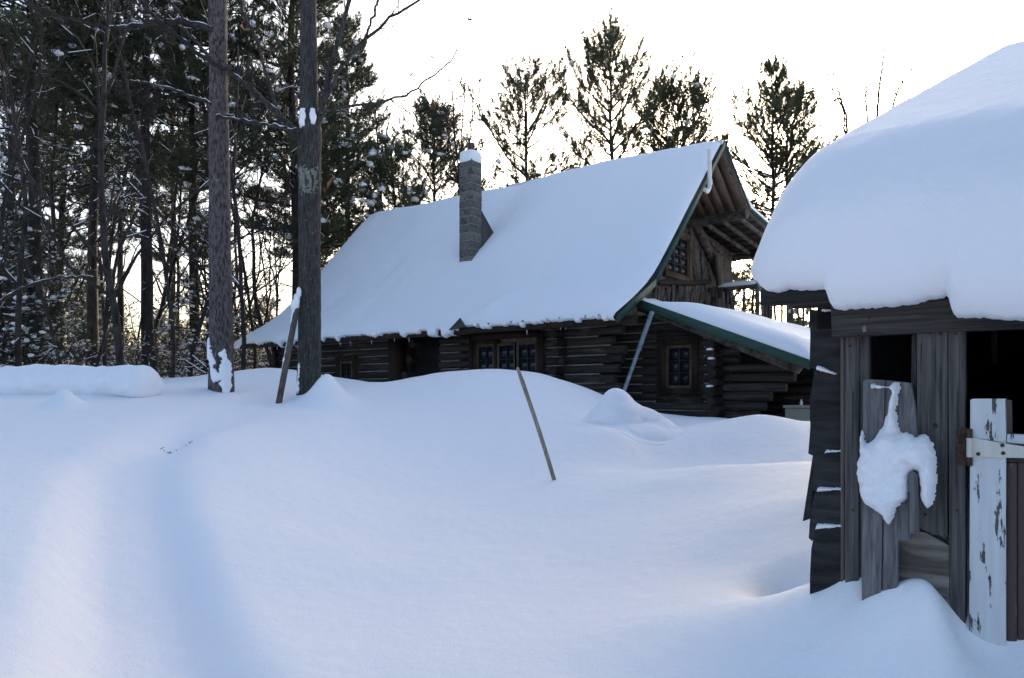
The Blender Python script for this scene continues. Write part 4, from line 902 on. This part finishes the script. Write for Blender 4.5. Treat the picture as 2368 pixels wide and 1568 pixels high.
def gen_bare(name, seed, H, r, nsub=(14, 5, 3), lean=(0, 0), snow=.5, bark='bark_dark', first=.2, wig=.10):
    rg = np.random.default_rng(seed); sk = Skel()
    grow(sk, rg, np.array((0, 0, -.4)), np.array((lean[0], lean[1], 1.0)), H, r, 0, nsub, .02, wig, (.45, 1.05), first)
    p0, p1, r0, r1 = sk.arr(); root = empty(name, (0, 0, 0)); big = r0 > .02
    link('trunk', mesh_np('trunk', segs_mesh(p0[big], p1[big], r0[big], r1[big], 8), True), M[bark], root)
    if (~big).any(): link('twigs', mesh_np('twigs', segs_mesh(p0[~big], p1[~big], r0[~big], r1[~big], 3)), M['bark_dark'], root)
    hor = (np.abs((p1 - p0)[:, 2]) < .75 * np.linalg.norm(p1 - p0, axis=1)) & (rg.random(len(p0)) < snow)
    if hor.any(): link('snow', mesh_np('snow', segs_mesh(p0[hor], p1[hor], r0[hor] * .7 + .003, r1[hor] * .7 + .002, 4, 1.1), True), M['tree_snow'], root)
    return root
def place(o, px, d, rz=0.0, s=1.0, label=None, cat='tree', group=None, sxy=1.0):
    o.location = gnd(px, d); o.rotation_euler = (0, 0, rz); o.scale = (s * sxy, s * sxy, s); tag(o, label, cat, group); return o

# ---- the straight pine trunk near the plank
def near_trunk(name, base_px, base_d, pts_px, bark, label, sides=40, amp=.05):
    root = empty(name, gnd(base_px, base_d)); o = np.array(root.location)
    ctr = np.array([P(px, py, base_d) for px, py, r_ in pts_px]) - o; rad = np.array([r_ / F * base_d for _, _, r_ in pts_px])
    z = np.arange(ctr[0, 2], ctr[-1, 2], .05); X = np.interp(z, ctr[:, 2], ctr[:, 0]); Y = np.interp(z, ctr[:, 2], ctr[:, 1]); rr_ = np.interp(z, ctr[:, 2], rad)
    thv = np.arange(sides) / sides * 2 * np.pi
    ZZ, TT = np.meshgrid(z, thv, indexing='ij')
    nz_ = fbm(np.cos(TT) * 5.5, np.sin(TT) * 5.5, ZZ * 2.2, 7, 3)
    RRr = rr_[:, None] * (1 + amp * (1 - 2 * np.abs(nz_)) + .02 * vnoise(np.cos(TT) * 2, np.sin(TT) * 2, ZZ, 9))
    V = np.stack([X[:, None] + np.cos(TT) * RRr, Y[:, None] + np.sin(TT) * RRr, ZZ], -1)
    link('trunk', mesh_np('trunk', [(V.reshape(-1, 3), grid_faces(len(z), sides, True)[:, ::-1])], True), M[bark], root)
    tag(root, label, 'tree'); return root, (z, X, Y, rr_)
def wrap(tr, T, poly, h=.012, rag=.012, seed=1, wdt=.05, nsc=16):
    z, X, Y, rr_ = tr      # poly in (angle * radius measured from facing the viewer, height)
    def f3(A, B, H):
        r_ = np.interp(B, z, rr_) * 1.02; t = A / .17 - np.pi / 2; return (np.interp(B, z, X) + np.cos(t) * (r_ + H), np.interp(B, z, Y) + np.sin(t) * (r_ + H), B)
    return patch(poly, T, wdt, h, f3, rag, seed, nsc)
t1, tr1 = near_trunk('pine_tree', 512, 12.5, [(512, 990, 29), (512, 900, 28), (512, 800, 26), (509, 600, 24), (506, 300, 21.5), (504, 0, 19), (503, -700, 14)], 'bark_pine', 'tall straight pine with purplish scaly bark and snow plastered on its foot')
zb = gz(*gnd(512, 12.5)[:2])
link('stuck_snow', mesh_np('stuck_snow', wrap(tr1, .035, [(-.16, .85), (-.11, .72), (-.06, .52), (-.02, .38), (.02, .30), (.05, .42), (.04, .58), (.10, .66), (.15, .5), (.22, .35), (.2, -.05), (.12, -.12), (.06, .02), (.03, .16), (-.03, .12), (-.08, .2), (-.13, .38), (-.2, .6), (-.22, .78)], .010, .03, 5), True), M['tree_snow'], t1)
def limb(root, pts_px, d0, r0, r1, mat='bark_dark', snow=True, sub=6, seed=0, subL=.8, tw=.005):
    o = np.array(root.location); pts = np.array([P(a[0], a[1], d0 + (a[2] if len(a) > 2 else 0)) for a in pts_px]) - o
    n = 24; s = np.linspace(0, len(pts) - 1, n); q = np.stack([np.interp(s, np.arange(len(pts)), pts[:, i]) for i in range(3)], -1)
    q[1:-1] = (q[:-2] + q[1:-1] * 2 + q[2:]) / 4
    rg = np.random.default_rng(seed + abs(int(pts_px[0][0]))); q[1:-1] += rg.normal(0, .012, (n - 2, 3))
    rad = np.linspace(r0, r1, n)
    link('limb', mesh_np('limb', tube(q, rad, 8, True, .06, seed), True), M[mat], root)
    sk = Skel(); L = np.linalg.norm(np.diff(q, axis=0), axis=1).sum()
    for _ in range(sub):
        i = int(rg.uniform(.3, .97) * (n - 2)); dv = q[i + 1] - q[i]; dv = dv / np.linalg.norm(dv) + rg.normal(0, .5, 3)
        grow(sk, rg, q[i].copy(), dv / np.linalg.norm(dv), subL * rg.uniform(.5, 1.2), max(tw, rad[i] * .4), 1, (0, 4, 3), .04, .2)
    if sub:
        a, b, c, e = sk.arr(); c, e = np.maximum(c, tw * .8), np.maximum(e, tw * .7); link('twigs', mesh_np('twigs', segs_mesh(a, b, c, e, 4)), M['bark_dark'], root)
    if snow:
        hz = np.abs(np.gradient(q[:, 2])) < .85 * np.linalg.norm(np.gradient(q, axis=0), axis=1)
        sq = q + np.array((0, -.0, 1.0)) * (rad * .75)[:, None]; sr = rad * .62 * hz * (.3 + .9 * np.abs(vnoise(np.arange(n) * .6, seed * 3.7, 0, 4))) + .001
        link('snow', mesh_np('snow', tube(sq, sr, 7, True, .15, seed, 8), True), M['tree_snow'], root)
    return q
limb(t1, [(495, 72), (430, 50), (370, 52), (300, 62), (255, 66)], 12.4, .055, .03, seed=1, sub=8)
limb(t1, [(250, 66), (150, 40), (60, 10), (0, -20)], 12.3, .03, .012, seed=2, sub=8, snow=False)
limb(t1, [(500, 245), (400, 205), (300, 185, .3)], 12.4, .03, .012, seed=3)
limb(t1, [(500, 268), (560, 280), (640, 292), (675, 300)], 12.3, .022, .018, seed=4, sub=3)
limb(t1, [(515, 160), (420, 95), (340, 20), (290, -60)], 12.2, .035, .015, seed=5, sub=8)
limb(t1, [(512, -60), (600, -120), (720, -220)], 12.4, .05, .02, seed=6)
# ---- the leafless tree beside the cabin
t2, tr2 = near_trunk('leafless_tree', 715, 12.55, [(714, 1000, 28), (715, 900, 27), (716, 780, 25), (716, 560, 24), (716, 400, 25), (716, 300, 26), (715, 240, 20), (714, 120, 19), (713, 0, 17), (712, -300, 13), (716, -700, 8)], 'bark_grey', 'leafless grey barked tree with the plank leaning on it, beside the cabin', 40, .06)
limb(t2, [(722, 330), (742, 260), (752, 210), (772, 130), (810, 0), (840, -120)], 12.5, .062, .028, 'bark_grey', False, 6, 11)
limb(t2, [(748, 240), (775, 180), (832, 100), (900, 45), (970, 0), (1040, -60)], 12.45, .038, .014, 'bark_grey', False, 10, 12)
limb(t2, [(740, 262), (800, 245), (900, 234), (945, 220), (990, 180), (1050, 140), (1058, 95)], 12.4, .026, .008, 'bark_grey', False, 12, 13, .7)
limb(t2, [(905, 234), (950, 262), (1010, 275), (1075, 268)], 12.4, .010, .004, 'bark_grey', False, 6, 14, .5)
limb(t2, [(835, 100), (860, 50), (880, -20)], 12.4, .025, .015, 'bark_grey', False, 5, 15)
limb(t2, [(704, 320), (660, 280), (600, 220), (540, 175), (470, 120), (420, 60)], 12.4, .05, .02, 'bark_grey', True, 8, 16)
limb(t2, [(692, 305), (640, 292), (580, 280), (520, 265)], 12.3, .028, .018, 'bark_grey', True, 4, 17)
limb(t2, [(706, 330), (650, 300), (600, 110), (560, 20), (540, -60)], 12.8, .035, .018, 'bark_grey', False, 6, 18)
for s_, poly in enumerate(([(-.10, 0), (-.02, .02), (-.01, .20), (-.02, .31), (-.09, .33), (-.12, .28)], [(.06, .06), (.11, .04), (.13, .22), (.12, .32), (.05, .31), (.04, .15)])):
    zz = P(716, 303, 12.55)[2] - t2.location[2]
    link('stuck_snow', mesh_np('stuck_snow', wrap(tr2, .045, [(a * 1.15, b + zz) for a, b in poly], .010, .012, 3 + s_), True), M['tree_snow'], t2)
zz = P(716, 440, 12.55)[2] - t2.location[2]
link('lichen', mesh_np('lichen', wrap(tr2, .004, [(a, b + zz) for a, b in ((-.17, 0), (.0, -.12), (.16, .02), (.2, .28), (.05, .34), (-.08, .30), (-.2, .34))], .008, .10, 8, .05, 34), True), M['lichen'], t2)
link('stuck_snow', mesh_np('stuck_snow', wrap(tr2, .02, [(-.17, -.05), (-.13, .0), (-.12, .25), (-.14, .5), (-.16, .3), (-.19, .1)], .010, .02, 9), True), M['tree_snow'], t2)
rg = np.random.default_rng(31); lv = []
for px, py in ((968, 152), (1042, 190), (1085, 43), (870, 285), (960, 245), (700, 310), (660, 315), (745, 330), (690, 345), (640, 200), (655, 75), (760, 420), (748, 440), (1000, 245), (600, 130), (560, 60)):
    c = np.array(P(px, py, 12.4)) - np.array(t2.location)
    for _ in range(2): lv.append(((c + rg.normal(0, .02, 3)) + rg.normal(0, .035, (4, 3)), np.array([(0, 1, 2, 3)])))
link('dead_leaves', mesh_np('dead_leaves', lv), M['leaf'], t2)

# ---- conifers behind the cabin, each shaped after its own silhouette
def ph(apex_py, d): return (HY - apex_py) / F * d
HP = [('young_pine', 101, 995, 225, 30, 2.3, 'dark young pine rising behind the left end of the ridge', dict(dz=.42, sub=5, snow=.05)),
      ('young_pine', 102, 1213, 145, 29, 3.0, 'open crowned pine right of the chimney, behind the roof', dict(dz=.56, sub=5, snow=.015, sweep=32, nb=(3, 5), up=(8, 50))),
      ('young_pine', 103, 1424, 68, 30, 3.3, 'tallest pine behind the middle of the ridge', dict(dz=.56, sub=5, snow=.015, sweep=32, nb=(4, 5), up=(10, 58))),
      ('young_pine', 104, 1566, 180, 31, 2.2, 'dense dome topped pine just left of the gable peak', dict(dz=.42, sub=5, snow=.015, sweep=28, nb=(5, 7), up=(5, 45), prof=lambda q: min(1.0, ((1 - q) * 4.0) ** .5))),
      ('young_pine', 105, 1774, 130, 29, 2.6, 'pine with a thin spire right of the gable peak', dict(dz=.52, sub=4, snow=.015, sweep=30, up=(5, 60), prof=lambda q: min(1.0, ((1 - q) * 2.2) ** 1.1))),
      ('young_pine', 106, 1824, 195, 29.5, 2.4, 'shorter pine beside the spire topped one, next to the shed snow', dict(dz=.52, sub=4, snow=.015, sweep=30, up=(5, 55))),
      ('young_pine', 107, 905, 300, 27, 2.0, 'snow dusted pine behind the left roof slope', dict(dz=.44, sub=5, snow=.16)),
      ('young_pine', 108, 1905, 540, 26, 1.6, 'low pine partly hidden by the shed roof snow', dict(dz=.44, sub=5, snow=.08)),
      ('young_pine', 109, 1700, 615, 33, 1.8, 'low pine seen through the balcony opening', dict(dz=.44, sub=5, snow=.08))]
for nm, sd_, px, ap, d, Rm, lab, kw in HP:
    g_ = gnd(px, d); H = ph(ap, d) + EYE - g_[2] - .55
    t = gen_pine(nm, sd_, H, H * .34, Rm, .13, tl=1.45, nn=38, dead=5, **kw); place(t, px, d, 0, 1, lab, 'tree', None)
# fine bare birches against the sky
def birch(px, d, stems, label, r0=.022, sub=7, subL=1.0):
    root = empty('bare_birch', gnd(px, d)); tag(root, label, 'tree')
    for k_, st in enumerate(stems): limb(root, [(px, 900)] + st, d, r0 * 2.2, .019, 'bark_dark', False, sub, 60 + k_, subL, .012)
# ---- the woods at the left
WG = 'tall pines in the woods left of the cabin'
wp = [gen_pine('woods_pine', 300 + i, 17.5, cb, 3.1, .21, dz=.60, nb=(5, 6), up=(-8, 40), tl=1.65, sub=6, snow=.045, dead=12, nn=40, strip=.04, prof=lambda q: (1 - q) ** .6 * min(1, .6 + q * 2), sweep=18) for i, cb in enumerate((7.0, 8.4, 4.6))]
spots = [(80, 21, 0, 1.0, 0), (345, 23, 1, .95, 1.3), (682, 26, 2, 1.0, 3.5), (215, 27, 0, 1.0, 3.0), (455, 29, 1, 1.05, .6), (500, 25, 0, .95, 4.1), (-70, 19, 1, 1.0, 2.7), (800, 30, 2, .8, 5.0),
         (140, 34, 2, 1.0, .2), (20, 30, 1, 1.0, 4.8), (400, 38, 0, 1.0, 1.9), (700, 34, 0, .85, .9), (280, 40, 1, 1.0, 5.6)]
first = set()
WL = {0: 'thick dark pine trunk nearest the left edge of the woods', 1: 'slim pine trunk standing midway between the left edge and the scaly pine', 2: 'dark pine trunk close behind the leafless tree'}
for i, (px, d, kx, s_, rz) in enumerate(spots):
    if kx not in first: t = wp[kx]; first.add(kx)
    else: t = copy_tree(wp[kx])
    place(t, px, d, rz, s_, WL.get(i, 'dark pine in the woods left of the cabin, snow on its boughs'), 'tree', WG)
DG = 'slender bare trees in the woods left of the cabin'
wb = [gen_bare('bare_tree', 400 + i, 9.5 + i * .7, r_, ns, ln, .13) for i, (r_, ns, ln) in enumerate(((.075, (12, 5, 3), (.05, 0)), (.06, (10, 5, 3), (.12, .05)), (.09, (13, 6, 3), (-.06, 0)), (.05, (10, 5, 3), (.18, 0)), (.065, (11, 5, 3), (-.14, .05))))]
bs = [(285, 17.5, 2, 1.0, .2), (45, 18, 0, 1.0, .5), (205, 19, 3, .9, 0), (240, 21, 1, 1.0, .3), (395, 19.5, 4, .9, 3.1), (437, 20, 0, .9, 1.0), (566, 18.5, 1, .95, 3.3), (548, 21, 3, .8, 3.2), (585, 24, 4, .85, 3.0), (125, 22, 2, 1.0, 4.0), (160, 17, 3, .85, 3.0), (320, 24, 0, 1.1, 2.6), (470, 25, 2, 1.0, 1.1), (20, 24, 4, 1.1, .7), (640, 25, 2, .9, 5.2), (665, 29, 0, .9, 2.4), (770, 24, 3, .8, 1.5), (355, 28, 1, 1.1, 4.4), (-30, 16.5, 1, 1.0, .2), (100, 28, 3, 1.1, 5.5), (255, 30, 4, 1.2, 1.9), (510, 31, 0, 1.1, .6), (415, 33, 2, 1.1, 3.9), (560, 34, 4, 1.1, 2.2), (180, 33, 0, 1.2, 5.0), (60, 36, 2, 1.2, 1.3), (620, 38, 1, 1.1, 3.5), (300, 37, 3, 1.2, .9)]
rg = np.random.default_rng(55); first = set()
BL = {0: 'bare tree leaning right, nearest the middle of the left woods', 1: 'thin bare tree just left of the thick left pine trunk', 2: 'bare sapling leaning right of the thick left pine trunk', 4: 'bare tree left of the scaly pine, leaning towards the left', 6: 'bare tree between the scaly pine and the leafless tree, nearer of the two', 5: 'thin bare tree close on the left of the scaly pine', 8: 'crooked bare tree left of the leafless tree, over the cabin eave tip'}
for i in range(2): bs.append((rg.uniform(-150, 700), rg.uniform(24, 46), int(rg.integers(0, 5)), rg.uniform(.9, 1.25), rg.uniform(0, 6.28)))
for i, (px, d, kx, s_, rz) in enumerate(bs):
    if kx not in first: t = wb[kx]; first.add(kx)
    else: t = copy_tree(wb[kx])
    place(t, px, d, rz, s_, BL.get(i, 'slender bare tree with snow lined twigs deeper in the left woods'), 'tree', DG)
FG = 'small snowy evergreens under the left woods'
wf = [gen_pine('small_evergreen', 500 + i, 3.6 + i * .9, .15, 1.15 + .15 * i, .045, dz=.26, nb=(5, 7), up=(-12, 40), tl=.8, sub=6, snow=.22, dead=0, nn=30, strip=.2, prof=lambda q: (1 - q) ** .8) for i in range(3)]
rg = np.random.default_rng(66); first = set()
for i in range(20):
    px, d = rg.uniform(-150, 640), rg.uniform(19, 42); kx = i % 3
    if px > 380 and d < 19: d += 4
    if kx not in first: t = wf[kx]; first.add(kx)
    else: t = copy_tree(wf[kx])
    place(t, px, d, rg.uniform(0, 6.28), rg.uniform(.7, 1.25), 'small snowy evergreen under the bare trees in the left woods', 'tree', FG)
# underbrush: nobody could count it
rg = np.random.default_rng(9); sk = Skel()
for i in range(115):
    px = rg.uniform(-200, 680); d = 17 + 26 * rg.random() ** 1.3; d = max(d, 26) if px > 540 else d; x = (px - CX) / F * d; b0 = np.array((x, d, float(ground(np.array([x]), np.array([d]))[0]) + EYE - .1))
    for _ in range(3):
        dv = np.array((rg.normal(0, .45), rg.normal(0, .3), 1.0)); grow(sk, rg, b0 + rg.normal(0, .15, 3) * (1, 1, 0), dv / np.linalg.norm(dv), rg.uniform(.6, 2.4), .009, 1, (0, 5, 3), .02, .22)
p0, p1, r0, r1 = sk.arr()
tag(link('underbrush', mesh_np('underbrush', segs_mesh(p0, p1, r0 + .002, r1 + .002, 3)), M['bark_dark']), 'tangled bare twigs under the trees of the woods', None, None, 'stuff')
m_ = (np.abs((p1 - p0)[:, 2]) < .8 * np.linalg.norm(p1 - p0, axis=1)) & (rg.random(len(p0)) < .2)
tag(link('underbrush_snow', mesh_np('underbrush_snow', segs_mesh(p0[m_], p1[m_], r0[m_] + .004, r1[m_] + .004, 4, 1.3), True), M['tree_snow']), 'snow lying along the twigs of the underbrush', None, None, 'stuff')
# far woods: a mass behind everything
rg = np.random.default_rng(19); sk = Skel(); tp, td, ts = [], [], []
for i in range(230):
    px, d = (rg.uniform(-400, 800), rg.uniform(46, 80)) if i < 170 else (rg.uniform(800, 2500), rg.uniform(44, 70)); x = (px - CX) / F * d; H = rg.uniform(3, 6.5) if px < 620 else rg.uniform(3, 6); z0 = 1.2
    sk.line([np.array((x, d, z0 - .5)), np.array((x + rg.normal(0, .3), d, z0 + H * .5)), np.array((x + rg.normal(0, .4), d, z0 + H))], [.14, .1, .03])
    for _ in range(95):
        q = rg.random() ** .8; rad = 2.1 * (1 - q) * math.sqrt(rg.random()) + .1; a = rg.uniform(0, 6.28)
        tp.append((x + rad * math.cos(a), d + rad * math.sin(a), z0 + .3 + q * (H - .3))); td.append((math.cos(a), math.sin(a), .6)); ts.append(rg.uniform(1.6, 2.6))
tag(link('far_woods', mesh_np('far_woods', tufts_mesh(tp, td, ts, rg, 5, .18, .019)), M['needles']), 'far dark evergreen woods behind the trees', None, None, 'stuff')
p0, p1, r0, r1 = sk.arr(); tag(link('far_trunks', mesh_np('far_trunks', segs_mesh(p0, p1, r0, r1, 5)), M['bark_dark']), 'far dark trunks of the woods', None, None, 'stuff')
# snow lined bough reaching in at the left edge
bb = empty('low_bough', P(-60, 715, 12.0)); tag(bb, 'long snow lined bare bough reaching in from the left edge', 'bough')
limb(bb, [(-60, 720), (0, 694), (50, 668), (100, 648), (160, 640), (215, 641)], 12.0, .03, .012, seed=40, sub=2, subL=.5)

birch(2030, 22, [[(2020, 420), (2003, 250), (2004, 185)], [(2030, 400), (2028, 240), (2040, 150), (2050, 78)], [(2035, 420), (2070, 220), (2112, 150)]], 'bare birch top rising behind the shed snow')
birch(1962, 24, [[(1962, 380), (1958, 270), (1938, 210), (1918, 135)], [(1962, 400), (1950, 250), (1912, 180)]], 'small bare birch left of the taller one behind the shed', sub=5)
birch(1066, 26, [[(1064, 420), (1050, 300), (1046, 210)], [(1066, 420), (1068, 300), (1075, 200)], [(1070, 420), (1090, 300), (1094, 225)], [(1062, 420), (1040, 330), (1030, 250)]], 'fine twigged bare birch behind the chimney', .016, 10, 1.2)
birch(880, 28, [[(880, 420), (872, 300), (868, 240)], [(882, 420), (895, 300), (905, 250)]], 'thin bare birch behind the leafless tree', .016, 9, 1.1)
birch(640, 24, [[(640, 640), (632, 540), (622, 470)], [(642, 660), (655, 560), (660, 480)], [(640, 660), (612, 560), (600, 500)]], 'fine pale birch in the gap left of the leafless tree', .012, 9, 1.0)
# dry stems poking through the snow crust
dg_ = empty('dry_stems', P(400, 990, 8.7)); tag(dg_, 'few dark dry stems poking through a crack in the snow', 'stems')
rg = np.random.default_rng(71); o_ = np.array(dg_.location)
for px, py in ((372, 996), (380, 992), (388, 988), (398, 985), (412, 981), (428, 976), (440, 972)):
    x, y, _ = P(px, py, 8.7); z_ = gz(x, y); c = np.array((x, y, z_ - .02)) - o_
    link('stem', mesh_np('stem', tube([c, c + np.array((rg.normal(0, .03), 0, .03)), c + np.array((rg.normal(0, .08), 0, .045))], [.005, .004, .002], 5)), M['bark_dark'], dg_)
